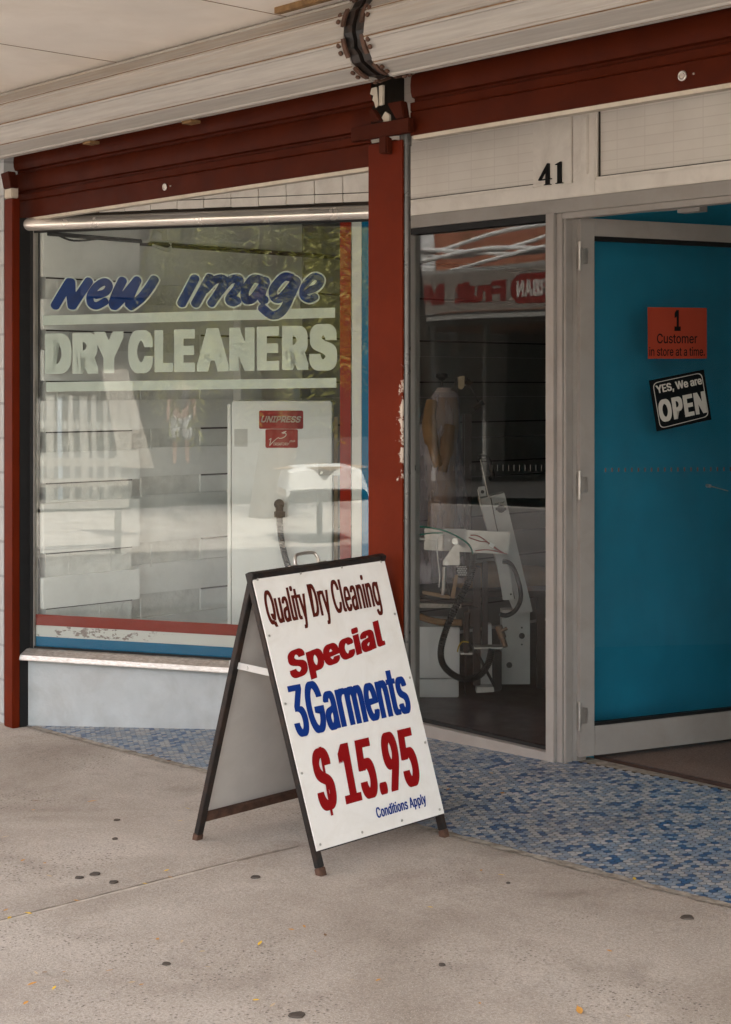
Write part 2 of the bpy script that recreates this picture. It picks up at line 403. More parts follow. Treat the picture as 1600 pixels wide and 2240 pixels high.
def concrete():
    t = NT('footpath_concrete')
    c = t.mix(t.ramp(t.noise(1.3, 7, .62, dist=.4), .34, .68), (.4, .34, .285), (.64, .57, .5))
    c = t.mix(t.ramp(t.noise(4.2, 6, .6, dist=.5), .53, .78, 0, .5), c, (.22, .172, .135))
    c = t.mix(t.ramp(t.noise(2.6, 5, .7), .56, .76, 0, .45), c, (.52, .475, .43))
    c = t.mix(t.ramp(t.noise(125, 5, .85), .36, .6, .5, 0), c, (.12, .095, .075))
    pit = t.n('ShaderNodeTexVoronoi', {'Vector': t.tc, 'Scale': 62.0, 'Randomness': 1.0}).outputs['Distance']
    pm = t.math('MULTIPLY', t.ramp(pit, .27, .17), t.ramp(t.noise(2.2, 4), .46, .64))
    c = t.mix(t.math('MULTIPLY', pm, .75), c, (.085, .065, .05))
    gr = t.n('ShaderNodeTexVoronoi', {'Vector': t.tc, 'Scale': 165.0}).outputs['Distance']
    c = t.mix(t.ramp(gr, .25, .12, 0, .6), c, (.72, .67, .61))
    t.set(Base_Color=c, Roughness=.88); t.bsdf.inputs['Specular IOR Level'].default_value = .25
    t.bump(t.math('ADD', t.noise(180, 4, .7), t.math('MULTIPLY', t.ramp(pit, .0, .16), .6)), .0022); return t.mat
m_conc = concrete()
m_lip = paint('crumbled_mortar', (.34, .3, .25), .9, var=.35, vs=30, dirt=(.13, .085, .05), dirt_amt=.8, dscale=14, bump=.004, bs=60)
m_roadc = paint('sunlit_road_concrete', (.5, .46, .41), .9, var=.12, vs=2, dirt=(.28, .24, .2), dirt_amt=.4, dscale=1.2, bump=.003, bs=60)
m_kerb = paint('kerb_concrete', (.38, .35, .31), .85, var=.12, vs=5, bump=.002)
def hexm(name, col):
    t = NT(name)
    c = t.mix(t.ramp(t.noise(55, 2), .35, .65), sc(col, .86), sc(col, 1.14))
    c = t.mix(t.ramp(t.noise(2.4, 6, .62), .48, .75, 0, .4), c, (.16, .13, .115))
    t.set(Base_Color=c, Roughness=.42); return t.mat
m_hexs = [hexm('mosaic_white', (.365, .365, .365)), hexm('mosaic_light_blue', (.19, .25, .325)), hexm('mosaic_grey_blue', (.235, .275, .325)), hexm('mosaic_deep_blue', (.035, .1, .22))]
m_grout = paint('dirty_grout', (.085, .068, .055), .9, var=.25, vs=20)
m_gum = paint('old_chewing_gum', (.085, .068, .056), .8, var=.15, vs=60, bump=0)
def leafm(name, c): return paint(name, c, .6, var=.25, vs=90, bump=0)
m_leafs = [leafm('leaf_yellow', (.72, .46, .04)), leafm('leaf_orange', (.55, .27, .06)), leafm('leaf_brown', (.2, .11, .05)), leafm('leaf_pale', (.5, .38, .25))]
def brickwall(name, c1, c2, mo):
    t = NT(name)
    mp = t.n('ShaderNodeMapping', {'Vector': t.tc, 'Rotation': (math.radians(90), 0, 0)}).outputs[0]
    b = t.n('ShaderNodeTexBrick', {'Vector': mp, 'Color1': (*c1, 1), 'Color2': (*c2, 1), 'Mortar': (*mo, 1), 'Scale': 1, 'Mortar Size': .008, 'Brick Width': .23, 'Row Height': .076})
    t.set(Base_Color=t.mix(t.ramp(t.noise(1.5, 5), .4, .8, 0, .35), b.outputs[0], sc(c1, .7)), Roughness=.8); return t.mat
m_brick = brickwall('orange_brick', (.38, .125, .06), (.32, .1, .05), (.3, .17, .11))
m_brick2 = brickwall('brown_brick', (.25, .14, .09), (.21, .11, .07), (.28, .24, .2))
m_awn = paint('grey_awning_metal', (.3, .29, .27), .55, var=.08)
m_signred = lum('sign_red', (.17, .022, .018), .5)
m_render = paint('white_render', (.68, .68, .67), .8, var=.05)
m_darkshop = paint('dark_shop_interior', (.045, .04, .035), .7, var=.3)
m_bark = paint('tree_bark', (.13, .095, .07), .9, var=.3, vs=12, bump=.01, bs=20)
def foliage():
    t = NT('yellow_green_leaves')
    g = t.n('ShaderNodeNewGeometry').outputs['Random Per Island']
    c = t.mix(g, (.12, .125, .024), (.3, .285, .07))
    t.set(Base_Color=c, Roughness=.6); t.bsdf.inputs['Subsurface Weight'].default_value = 0
    tl = t.n('ShaderNodeBsdfTranslucent', {'Color': (.3, .28, .045, 1)}); m = t.n('ShaderNodeMixShader', {0: .35})
    t.t.links.new(t.bsdf.outputs[0], m.inputs[1]); t.t.links.new(tl.outputs[0], m.inputs[2]); t.t.links.new(m.outputs[0], t.out.inputs['Surface'])
    return t.mat
m_foliage = foliage()
m_skin = paint('skin', (.26, .16, .115), .5, var=.05, bump=0)
m_shorts = paint('white_cotton', (.68, .67, .64), .8, var=.05, bump=0)
m_shirt = paint('dark_cotton', (.06, .055, .06), .85, var=.1, bump=0)
m_hair = paint('brown_hair', (.04, .025, .015), .6, var=.2, bump=0)
m_conduit = paint('white_conduit', (.72, .71, .68), .4, var=.04, bump=0)

# ================================================================== THE GROUND
VF = 3.74
UJ = -3.965
mb = MB()   # near slab and far slab with the tooled joint between them, one sheet in strips of different width
prof = [-40, -14, -9, -7, -6, -5, -4.4, UJ - .07, UJ - .03, UJ - .012, UJ - .004, UJ + .008, UJ + .03, UJ + .07, -3, -2.2, -1, 1, 4, 14, 40]
hz = {UJ - .03: -.003, UJ - .012: -.012, UJ - .004: -.010, UJ + .008: .004, UJ + .03: .003}
vr = [.25, .8, 1.4, 1.9, 2.3, 2.7, 3.05, 3.25, 3.45, VF]
def gz(u, v):
    k = 1 if v < 3.05 else max(0, 1 - (v - 3.05) / .4)
    return G(u) + hz.get(u, 0) * k
P = [V((u, v, gz(u, v))) for v in vr for u in prof]; n = len(prof)
mb.add(P, [(j * n + i, j * n + i + 1, (j + 1) * n + i + 1, (j + 1) * n + i) for j in range(len(vr) - 1) for i in range(n - 1)])
structure(mb.build('footpath', m_conc, smooth=True))
mb = MB(); mb.box(lambda a, b, c: V((a, b, G(a) + c)), (-40, 40), (.05, .246), (-.25, .001)); structure(mb.build('kerb', m_kerb, bevel=.015))
mb = MB(); mb.add([V((u, v, G(u) - .13)) for v in (-60, .1) for u in (-60, 60)], [(0, 1, 3, 2)]); structure(mb.build('road', m_roadc))
mb = MB(); A = []; Bv = []; rj = random.Random(4)
for k in range(70):
    v = .3 + k * .0435; zf = 1 if v < 3.05 else max(.02, 1 - (v - 3.05) / .4); z = G(UJ) - .0075 * zf + .0005
    A.append(V((UJ - .003 - .024 * zf + rj.uniform(-.003, .003), v, G(UJ) - .0045 * zf + .0015))); Bv.append(V((UJ - .003 + rj.uniform(-.003, .003), v, G(UJ) - .008 * zf + .0015)))
mb.add(A + Bv, [(i, i + 1, 71 - 1 + i + 1, 70 + i) for i in range(69)]); structure(mb.build('footpath_joint_shade', paint('joint_shade', (.24, .2, .16), .9, var=.3, vs=25, bump=.002)))  # dark strip paints the shade lying in the joint
mb = MB(); A = []; Bv = []
for k in range(64):
    v = .3 + k * .0435; A.append(V((UJ + .004 + rj.uniform(-.002, .002), v, gz(UJ + .008, v) + .0012))); Bv.append(V((UJ + .014 + rj.uniform(-.005, .004), v, gz(UJ + .03, v) + .001)))
mb.add(A + Bv, [(i, i + 1, 64 + i + 1, 64 + i) for i in range(63)]); structure(mb.build('joint_lit_lip', paint('joint_lip_light', (.53, .47, .4), .9, var=.2, vs=25, bump=.002)))  # pale strip paints the light caught on the rounded slab edge
# crumbled concrete lip along the mosaic
mb = MB(); us = [-6.4 + .03 * i for i in range(160)]; A = []; Bv = []
for u in us:
    A.append(V((u, VF - .012 - random.random() * .016, G(u) + .0035))); Bv.append(V((u, VF + .006 + random.random() * .012, G(u) + .0045)))
k = len(us); mb.add(A + Bv, [(i, i + 1, k + i + 1, k + i) for i in range(k - 1)]); structure(mb.build('mortar_edge', m_lip))
# hexagon mosaic of the recessed entrance
VD = 4.62
def tz(u, v): return G(u) + .002 + .055 * max(0, v - VF)
def inside(u, v):
    if v < VF + .004 or v > VD + .06 or u > -1.6: return False
    s = (V((u, v, 0)) - WO).dot(WN); return s > .004
mb = MB(); R = .0245 / math.sqrt(3); i = 0
rr = random.Random(7)
for a in range(-2, 330):
    uc = -6.6 + a * 1.5 * R
    for b in range(40):
        vc = VF - .02 + b * .0245 + (a % 2) * .01225
        if not inside(uc, vc): continue
        x = rr.random(); mb.cur = 0 if x < .33 else 1 if x < .62 else 2 if x < .85 else 3
        q = R * .945; dz = rr.random() * .0004
        mb.poly([V((uc + q * math.cos(k * math.pi / 3), vc + q * math.sin(k * math.pi / 3), tz(uc, vc) + .0012 + dz + (.055 * q * math.sin(k * math.pi / 3)) + .0275 * q * math.cos(k * math.pi / 3))) for k in range(6)])
mb.cur = 4
mb.add([V((-6.45, VF, tz(-6.45, VF))), V((-1.6, VF, tz(-1.6, VF))), V((-1.6, VD + .07, tz(-1.6, VD + .07))), V((-4.80, VD + .07, tz(-4.80, VD + .07)))], [(0, 1, 2, 3)])
structure(mb.build('mosaic_floor', m_hexs + [m_grout]))
# shop floor
FZ = .052
mb = MB(); mb.add([V((-6.9, 3.96, FZ - .02)), V((-6.2, 4.0, FZ - .02)), V((-4.92, 4.70, FZ - .02)), V((-4.09, 4.70, FZ - .02)), V((-4.09, 9, FZ - .02)), V((-6.9, 9, FZ - .02))], [(0, 1, 2, 3, 4, 5)])
structure(mb.build('display_floor', m_darkfloor))
mb = MB(); mb.add([V((-4.03, 4.80, FZ + .004)), V((-1.6, 4.80, FZ + .03)), V((-1.6, 9, FZ + .03)), V((-4.03, 9, FZ + .004))], [(0, 1, 2, 3)])
structure(mb.build('shop_floor', m_carpet))

# ================================================================== THE SHOP
shop = thing('shop_building', 'dry cleaning shop with red roller shutters, splayed display window and recessed glass door', 'shop', (-4.9, 4.6, 0))
# walls
mb = MB(); mb.box(B, (-13, -6.583), (3.70, 4.0), (-.5, 3.0)); mb.build('side_wall', m_block, shop)
mb = MB(); mb.box(B, (-1.62, 6), (3.78, 4.0), (-.4, 3.0)); mb.build('side_wall', m_basewall, shop)
mb = MB(); mb.box(B, (-13, 6), (3.95, 9.3), (3.02, 10.2)); mb.build('upper_wall', m_brick2, shop)
mb = MB(); mb.box(B, (-34, -13.02), (3.7, 12), (-1, 16)); nb = mb.build('shade_block', m_brick2)  # unseen tall block added to shade the street and dim reflections
tag(nb, 'unseen tall brown brick block added left of the dry cleaning shop for shade', 'building')
mb = MB(); mb.box(B, (-13, -9.2), (4.2, 12), (10.22, 16)); mb.build('shade_storey', m_brick2, shop)  # unseen storey added to carry the street shading block further right
mb = MB(); mb.box(B, (-6.8, -1.4), (3.98, 9.2), (2.83, 2.9)); mb.build('ceiling', m_ceil, shop)
mb = MB(); mb.box(B, (-6.9, -1.4), (9.0, 9.2), (-.2, 2.83)); mb.build('back_wall', m_ceil, shop)
mb = MB(); mb.box(B, (-1.6, -1.4), (4.7, 9.0), (-.2, 2.83)); mb.build('partition_wall', m_wallboard, shop)
# rendered bulkhead under the display window
mb = MB(); mb.box(WIN, (-.004, 1.83), (-.14, .243), (-.14, .012)); mb.build('bulkhead_wall', m_basewall, shop, bevel=.003)
# party wall inside the window: painted brick with wide boards
rows = [(2.21, 1.993), (1.993, 1.891), (1.891, 1.751), (1.751, 1.657), (1.657, 1.515), (1.515, 1.423), (1.423, 1.28), (1.28, 1.184), (1.184, 1.044), (1.044, .95), (.95, .721), (.721, .611), (.611, .467), (.467, .35), (.35, .2), (.2, .05)]
mb = MB()
mb.box(B, (-6.58, -6.428), (3.83, 4.300), (-.15, 2.83)); mb.box(B, (-6.8, -6.562), (4.302, 9.0), (-.15, 2.83))
wall = mb.build('party_wall', m_brickin, shop)
mb = MB(); mb.box(B, (-6.429, -6.40), (3.80, 4.33), (2.205, 2.80))
for i, (a, b) in enumerate(rows):
    if i % 2 == 0: mb.box(B, (-6.4285, -6.40), (3.80, 4.33), (b, a))
mb.build('wall_cladding', m_wallboard, wall, bevel=.002)
m_board_shade = paint('shade_toned_board', (.3, .285, .265), .55, var=.08, vs=5, dirt=(.2, .19, .18), dirt_amt=.4, dscale=6, bump=.0008, bs=25, spec=.1)  # deeper boards: the falloff of light is put into a darker colour
for y0, y1, mt in ((4.331, 5.46, m_wallboard), (5.462, 8.99, m_board_shade)):
    mb = MB(); mb.box(B, (-6.563, -6.535), (y0, y1), (2.205, 2.80))
    for i, (a, b) in enumerate(rows):
        if i % 2 == 0: mb.box(B, (-6.5625, -6.535), (y0, y1), (b, a))
        else: mb.box(B, (-6.5625, -6.551), (max(y0, 4.8), y1), (b + .002, a - .002))
    mb.build('wall_cladding', mt, wall, bevel=.002)
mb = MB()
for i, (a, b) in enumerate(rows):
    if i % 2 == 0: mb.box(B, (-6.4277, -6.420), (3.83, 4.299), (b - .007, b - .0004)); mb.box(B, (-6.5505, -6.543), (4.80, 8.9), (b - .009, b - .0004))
mb.build('board_shadow_line', m_grime_shade, wall)  # dark strips paint shadow lines under the board edges
mb = MB()   # brick perpends showing between the boards
for i, (a, b) in enumerate(rows):
    if i % 2:
        for k in range(3): mb.box(B, (-6.4295, -6.4262), (3.86 + .23 * k + (i % 4) * .03, 3.868 + .23 * k + (i % 4) * .03), (b, a))
mb.build('brick_joint', m_brickin, wall)
# teal partition behind the door
mb = MB(); mb.box(B, (-4.12, -4.085), (4.70, 9.0), (-.1, 2.83)); mb.build('teal_wall', m_teal, shop)

# ---- display window
s0, sR = -.01, 1.80
ZB, ZT = .295, 2.197
win = MB(); sg = wp(76, 1000)[0]
win.box(WIN, (s0 + .012, sg), (.24, 2.26), (-.045, .004))
win.box(WIN, (s0 + .012, sR), (.243, ZB - .002), (-.05, -.001)); win.box(WIN, (s0 + .012, sR), (ZT + .003, 2.262), (-.05, -.002))
dw = win.build('display_window', m_alu, shop)
mb = MB(); mb.box(WIN, (sg - .019, sg - .004), (ZB - .03, ZT + .006), (.003, .008)); mb.box(WIN, (sg, sR), (ZB - .004, ZB + .006), (.0, .006)); mb.box(WIN, (sg, sR), (ZT - .006, ZT + .004), (0, .006)); mb.build_each('gasket', m_gasket, dw)
mb = MB(); mb.box(WIN, (-.024, -.004), (.235, 2.25), (.0, .02)); mb.build('side_trim', lum('faded_blue_edge', (.008, .045, .085), .5), dw)
mb = MB(); mb.box(WIN, (-.003, .010), (.25, 2.24), (.004, .022)); mb.build('side_bead', m_chrome, dw, bevel=.003)
mb = MB(); mb.box(WIN, (sg - .005, sR), (ZB - .01, ZT + .01), (-.011, -.005)); pane = mb.build('glass_pane', m_glass, dw)
# chrome head tube and mottled aluminium sill
mb = MB(); prof = [(ZT + .004 + .058 * (1 - math.cos(a)) / 2, .004 + .03 * math.sin(a)) for a in [math.pi * k / 14 for k in range(15)]]
Pn = []; fs = []; ns = 30
for j in range(ns + 1):
    s = .004 + (sR - .004) * j / ns; wv = .003 * math.sin(j * .9) + .0022 * math.sin(j * .47)
    Pn += [WIN(s, z, d + wv) for z, d in prof]
for j in range(ns):
    for i in range(14): fs.append((j * 15 + i, j * 15 + i + 1, (j + 1) * 15 + i + 1, (j + 1) * 15 + i))
mb.add(Pn, fs + [list(range(15))]); mb.build('head_trim', m_chrome, dw, smooth=True)
mb = MB(); pr = [(ZB - .002, .0), (ZB - .006, .02), (ZB - .03, .05), (ZB - .05, .058), (ZB - .054, .055), (ZB - .054, .013)]
Pn = [WIN(s, z, d) for s in (.0, sR) for z, d in pr]; m6 = len(pr)
mb.add(Pn, [(i, i + 1, m6 + i + 1, m6 + i) for i in range(m6 - 1)] + [list(range(m6)), list(range(m6, 2 * m6))]); mb.build('sill', m_sill, dw, bevel=.002)
# painted stripes on the back of the glass
DP = -.0125
zs = [.445, .395, .344, .294]; sv = [wp(742, 900)[0], wp(766, 900)[0], wp(790, 900)[0], wp(812, 900)[0]]
mb = MB(); mb.poly([WIN(sg, zs[0], DP), WIN(sv[0], zs[0], DP), WIN(sv[1], zs[1], DP), WIN(sg, zs[1], DP)]); mb.poly([WIN(sv[0], zs[0], DP), WIN(sv[0], ZT, DP), WIN(sv[1], ZT, DP), WIN(sv[1], zs[1], DP)]); mb.build('painted_stripe', m_stk_red, dw)
mb = MB(); mb.poly([WIN(sg, zs[1] - .0005, DP), WIN(sv[1] + .002, zs[1] - .0005, DP), WIN(sv[2] - .002, zs[2], DP), WIN(sg, zs[2], DP)]); mb.poly([WIN(sv[1] + .004, zs[1], DP), WIN(sv[1] + .004, ZT, DP), WIN(sv[2] - .002, ZT, DP), WIN(sv[2] - .002, zs[2], DP)]); mb.build('painted_stripe', m_stripe_white, dw)
mb = MB(); mb.poly([WIN(sg, zs[2] - .0005, DP), WIN(sv[2], zs[2] - .0005, DP), WIN(sv[3], zs[3], DP), WIN(sg, zs[3], DP)]); mb.poly([WIN(sv[2], zs[2], DP), WIN(sv[2], ZT, DP), WIN(sv[3], ZT, DP), WIN(sv[3], zs[3], DP)]); mb.build('painted_stripe', m_stk_blue, dw)
# painted lettering on the back of the glass
def wq(px): return WIN(*wp(*px), DP - .0068)
mb = MB()
for q in (((90, 690), (730, 672.5), (730, 694.5), (90, 711.5)), ((97, 836), (733, 826.8), (733, 848), (97, 857))): mb.poly([wq(a) for a in q])
mb.build_each('painted_bar', m_letter, dw)
mb = MB()
for ch, x0, x1, yt, yb in (('D', 96, 154, 729.7, 818), ('R', 156, 212.8, 728.2, 817.5), ('Y', 202.8, 268.7, 725.7, 816.4), ('C', 278, 332.5, 723.4, 815.4), ('L', 335.8, 376.4, 722.3, 814.3), ('E', 378.8, 424.5, 720.8, 813.7), ('A', 428, 499, 718, 812.6), ('N', 499.5, 554.8, 716.6, 811.5), ('E', 560, 608.8, 714.3, 810.4), ('R', 615, 673.4, 713, 809.3), ('S', 674.5, 735.7, 710, 809.3)):
    b0, b1, tp = wp(x0, yb), wp(x1, yb - .4), wp(x0, yt)
    text_on(mb, ch, (.07, .034), WIN, (*b0, 0), (*b1, 0), (0, tp[1] - b0[1], 0), DP - .0002 * (1 + len(mb.f) % 3))
mb.build('painted_lettering', m_letter, dw)
zoomN = lambda x, y: (90 + x / 6.154, 580 + y / 6.154)
zoomI = lambda x, y: (370 + x / 4.444, 570 + y / 4.444)
strokes = [(zoomN, [(172, 545), (275, 370), (365, 225)], 8.2), (zoomN, [(378, 225), (388, 400), (402, 545)], 8.4), (zoomN, [(405, 545), (500, 400), (625, 215)], 8),
           (zoomN, [(720, 405), (850, 365), (900, 280), (840, 222), (730, 280), (650, 400), (650, 505), (730, 545), (850, 485)], 6.6),
           (zoomN, [(1080, 205), (1000, 370), (955, 500), (970, 550)], 8), (zoomN, [(970, 550), (1090, 430), (1280, 200)], 7.8), (zoomN, [(1275, 205), (1190, 400), (1170, 530)], 7.8), (zoomN, [(1190, 550), (1330, 440), (1440, 300), (1510, 190)], 8.2),
           (zoomI, [(240, 170), (110, 415)], 8.2), (zoomI, [(385, 165), (245, 418)], 8.2), (zoomI, [(340, 280), (430, 190), (520, 180), (500, 260), (398, 415)], 7.4), (zoomI, [(480, 300), (580, 190), (670, 180), (655, 260), (575, 370), (610, 405), (655, 385)], 7.4),
           (zoomI, [(880, 185), (800, 180), (728, 290), (735, 375), (800, 370), (880, 270), (930, 190)], 7.4), (zoomI, [(935, 205), (890, 320), (895, 380), (925, 378)], 7),
           (zoomI, [(1180, 165), (1100, 160), (1005, 270), (1010, 355), (1070, 365), (1160, 270), (1225, 185)], 7.4), (zoomI, [(1232, 200), (1170, 340), (1090, 490), (990, 530), (890, 455)], 7.6),
           (zoomI, [(1320, 290), (1420, 260), (1465, 185), (1395, 155), (1310, 240), (1292, 335), (1350, 375), (1410, 350)], 6.4)]
for nm, ex, dd, mt in (('painted_outline', 3.1, -.004, m_outline), ('painted_script', 0, -.002, m_navy)):
    mb = MB()
    for i, (z, pts, r) in enumerate(strokes):
        vs2, fs2 = strip([z(*p) for p in pts], r * 1.26 + ex)
        D = DP - .0004 - (.0022 if ex else 0) - .0001 * i
        mb.add([WIN(*wp(p.x, p.y), D) for p in vs2], fs2)
    mb.build(nm, mt, dw, recalc=False)
# tiled transom strip above the chrome
tr = MB(); tr.box(WIN, (.115, 1.86), (2.264, 2.83), (-.09, -.012)); tr.box(WIN, (-.0, .11), (2.263, 2.275), (-.09, -.012)); trans = tr.build('transom_backing', m_grime_shade, shop)
mb = MB(); s = .115; rw = random.Random(3)
while s < 1.82:
    j = rw.uniform(-.002, .002)
    mb.box(WIN, (s + .0012, s + .1285), (2.277 + j, 2.315 - .002), (-.012, .0 + rw.random() * .002)); mb.box(WIN, (s + .0012, s + .1285), (2.317, 2.55), (-.012, .001 + rw.random() * .001))
    s += .13
mb.build('wall_tile', m_tile, trans, bevel=.0012)

# ---- recessed front: fixed window, door frame, transoms (plane v = VD)
def U(x, v=VD): return pv(x, 840, v)[0]
uL = U(893); uM0, uM1 = U(1195), U(1213)
ff = MB()
ff.box(B, (uL - .2, -1.6), (VD, VD + .09), (2.154, 2.206))                      # head
ff.box(B, (uM0, uM1), (VD - .004, VD + .045), (.02, 2.1535))                  # mullion
ff.box(B, (uM1, uM1 + .028), (VD + .012, VD + .10), (.03, 2.1535))
ff.box(B, (uL - .2, uM0), (VD + .002, VD + .07), (.012, .082))                  # sill
ff.box(B, (uL - .03, uL), (VD + .002, VD + .07), (.0825, 2.1535))
fw = ff.build('fixed_window', m_alu, shop, bevel=.002)
mb = MB(); mb.box(B, (uL, uM0 - .0005), (VD + .034, VD + .05), (.0825, .096)); mb.box(B, (uL, uM0 - .0005), (VD + .01, VD + .05), (2.128, 2.1535)); mb.build_each('gasket', m_gasket, fw)
mb = MB(); mb.box(B, (uL - .01, uM0 + .002), (VD + .038, VD + .044), (.09, 2.14)); gp2 = mb.build('glass_pane', m_glass_dark, fw)
mb = MB()
for k in range(26):
    x = 897 + 12 * k; u, z = pv(x, 1024, VD + .037); mb.box(B, (u - .0018, u + .0018), (VD + .0365, VD + .0375), (z - .01, z + .012))
mb.build('safety_dash', m_dash2, fw)
# door frame
df = MB(); uj = uM1 + .0285
df.box(B, (uj, uj + .012), (VD + .02, VD + .06), (.04, 2.13)); df.box(B, (uj, -1.6), (VD + .012, VD + .06), (2.13, 2.1535)); df.box(B, (uj + .0005, uj + .03), (VD + .062, VD + .12), (.04, 2.1535))
df.box(B, (-3.08, -3.02), (VD, VD + .1), (.05, 2.13))
df.box(B, (-1.65, -1.6), (VD, VD + .1), (.05, 2.1535)); df.box(B, (-3.02, -1.65), (VD + .01, VD + .08), (.05, .2))
dfo = df.build('door_frame', m_alu, shop, bevel=.002)
mb = MB(); mb.box(B, (-3.02, -1.65), (VD + .038, VD + .044), (.2, 2.15)); mb.build('glass_pane', m_glass_door, dfo)
mb = MB(); mb.box(B, (uj + .006, -3.08), (VD + .004, VD + .16), (.03, FZ + .0025)); mb.build('threshold', m_lip, shop, bevel=.004)
mb = MB(); mb.box(B, (uj + .03, -3.08), (VD + .165, VD + .178), (.03, FZ + .012)); mb.build('threshold_strip', m_brown, shop)
# the door leaf, swung inwards
zb, zt = .075, 2.135; W = .84
d = MB()
d.box(LEAF, (0, .0665), (zb, zt), (-.045, 0)); d.box(LEAF, (W - .066, W), (zb, zt), (-.045, 0)); d.box(LEAF, (.067, W - .0665), (zb, .1875), (-.044, -.001)); d.box(LEAF, (.067, W - .0665), (2.068, zt), (-.044, -.001))
door = d.build('door', m_alu, shop, bevel=.0022)
mb = MB(); a, b = .067, W - .067
mb.box(LEAF, (a, b), (.1877, .2), (-.03, -.008)); mb.box(LEAF, (a, b), (2.05, 2.0678), (-.03, -.008)); mb.box(LEAF, (a, a + .004), (.2, 2.05), (-.03, -.008)); mb.build_each('gasket', m_gasket, door)
mb = MB(); mb.box(LEAF, (a, b), (.19, 2.06), (-.022, -.016)); dg = mb.build('glass_pane', m_glass_door, door)
mb = MB()
for k in range(22):
    t_, z_ = lp(1325 + 14.4 * k, 1028 - .1 * k, -.015); mb.box(LEAF, (t_ - .0035, t_ + .0035), (z_ - .008, z_ + .008), (-.0155, -.0145))
mb.build('safety_dash', m_dash, door)
for yy in (560, 1061, 1566):     # hinges
    z = CH + (HY - yy) / F * 6.07; h = MB()
    h.box(B, (uj + .031, uj + .034), (VD + .062, VD + .115), (z - .052, z + .052)); h.box(LEAF, (.006, .032), (z - .03, z + .03), (.0005, .003)); h.box(LEAF, (-.0035, -.0005), (z - .045, z + .045), (-.04, -.004))
    h.tube([LEAF(-.006, z - .055, .004), LEAF(-.006, z + .055, .004)], .0065, 10)
    for zz in (-.018, 0, .018):
        h.tube([LEAF(.02 + .004 * (zz == 0), z + zz, .003), LEAF(.02 + .004 * (zz == 0), z + zz, .005)], .004, 8)
    h.build('hinge', m_steel, door, bevel=.0006)
mb = MB(); mb.tube([V((-3.62, VD + .30, 2.165)), V((-3.9, VD + .2, 2.16))], .008); mb.box(B, (-3.66, -3.56), (VD + .28, VD + .33), (2.145, 2.2)); mb.build('door_closer', m_alu, dfo)
p_ = V((*lp(1552, 1063, .0), 0)); mb = MB(); mb.tube([LEAF(p_.x, p_.y, -.016), LEAF(p_.x, p_.y, .006)], .007, 10); mb.tube([LEAF(p_.x, p_.y, .004), LEAF(p_.x + .09, p_.y - .022, .004)], .0022, 6); mb.build('door_pin', m_steel, door)
# transoms and house number
tb = MB(); tb.box(B, (uL - .25, -1.6), (VD + .03, VD + .08), (2.207, 2.83)); tpo = tb.build('transom', m_trim, shop)
p1z = 2.262; u1b = U(1165); u2a = U(1302)
mb = MB(); mb.box(B, (uL - .25, -1.6), (VD + .001, VD + .0295), (2.2072, p1z)); mb.box(B, (u1b, U(1250)), (VD + .0015, VD + .0295), (p1z + .0005, 2.82)); mb.box(B, (U(1254), u2a), (VD - .003, VD + .0295), (2.2105, 2.82)); mb.box(B, (U(1275), U(1290)), (VD - .014, VD - .0035), (2.285, 2.82))
mb.build_each('transom_trim', m_trim, tpo, bevel=.003)
mb = MB(); mb.box(B, (uL - .25, u1b - .001), (VD + .018, VD + .0293), (p1z + .012, 2.82)); mb.box(B, (u2a + .001, -1.6), (VD + .018, VD + .0293), (p1z + .012, 2.82)); mb.build_each('transom_panel', m_panel, tpo)
mb = MB()
mb.box(B, (uL - .25, u1b - .001), (VD + .006, VD + .0175), (p1z + .0005, p1z + .011)); mb.box(B, (u2a + .001, -1.6), (VD + .006, VD + .0175), (p1z + .0005, p1z + .011)); mb.box(B, (u2a + .0005, u2a + .008), (VD + .002, VD + .017), (p1z + .011, 2.82)); mb.build('transom_bead', m_trim, tpo)
mb = MB()
mb.box(B, (u2a + .0082, u2a + .012), (VD + .010, VD + .0175), (p1z + .011, 2.82)); mb.box(B, (u2a + .012, -1.6), (VD + .010, VD + .0175), (p1z + .0112, p1z + .0145)); mb.box(B, (uL - .25, u1b - .001), (VD + .010, VD + .0175), (p1z + .0112, p1z + .0145)); mb.build('painted_shadow_line', m_grime_shade, tpo)  # dark strips paint the shadow lines around the recessed panels
zq = lambda x, y: pv(1140 + x / 8.889, 320 + y / 8.889, VD)
four = [(527, 335), (545, 328), (562, 335), (562, 626), (606, 622), (603, 641), (562, 646), (562, 726), (596, 735), (592, 748), (464, 762), (464, 750), (495, 737), (495, 655), (378, 676), (352, 666)]
hole = [(495, 480), (495, 633), (408, 648)]
one = [(682, 358), (786, 296), (796, 300), (796, 698), (828, 707), (826, 720), (692, 735), (690, 722), (726, 708), (726, 370), (686, 368)]
for name, polys in (('house_number', [four, hole]), ('house_number', [one])):
    vs2, fs2 = fill2d([[zq(*p) for p in q] for q in polys]); mb = MB()
    mb.add([V((x, VD - .007, z)) for x, z in vs2], fs2)
    for q in polys:
        pts = [zq(*p) for p in q]; k = len(pts)
        mb.add([V((x, VD - .007, z)) for x, z in pts] + [V((x, VD + .001, z)) for x, z in pts], [(i, (i + 1) % k, k + (i + 1) % k, k + i) for i in range(k)])
    mb.build(name, m_number, tpo)

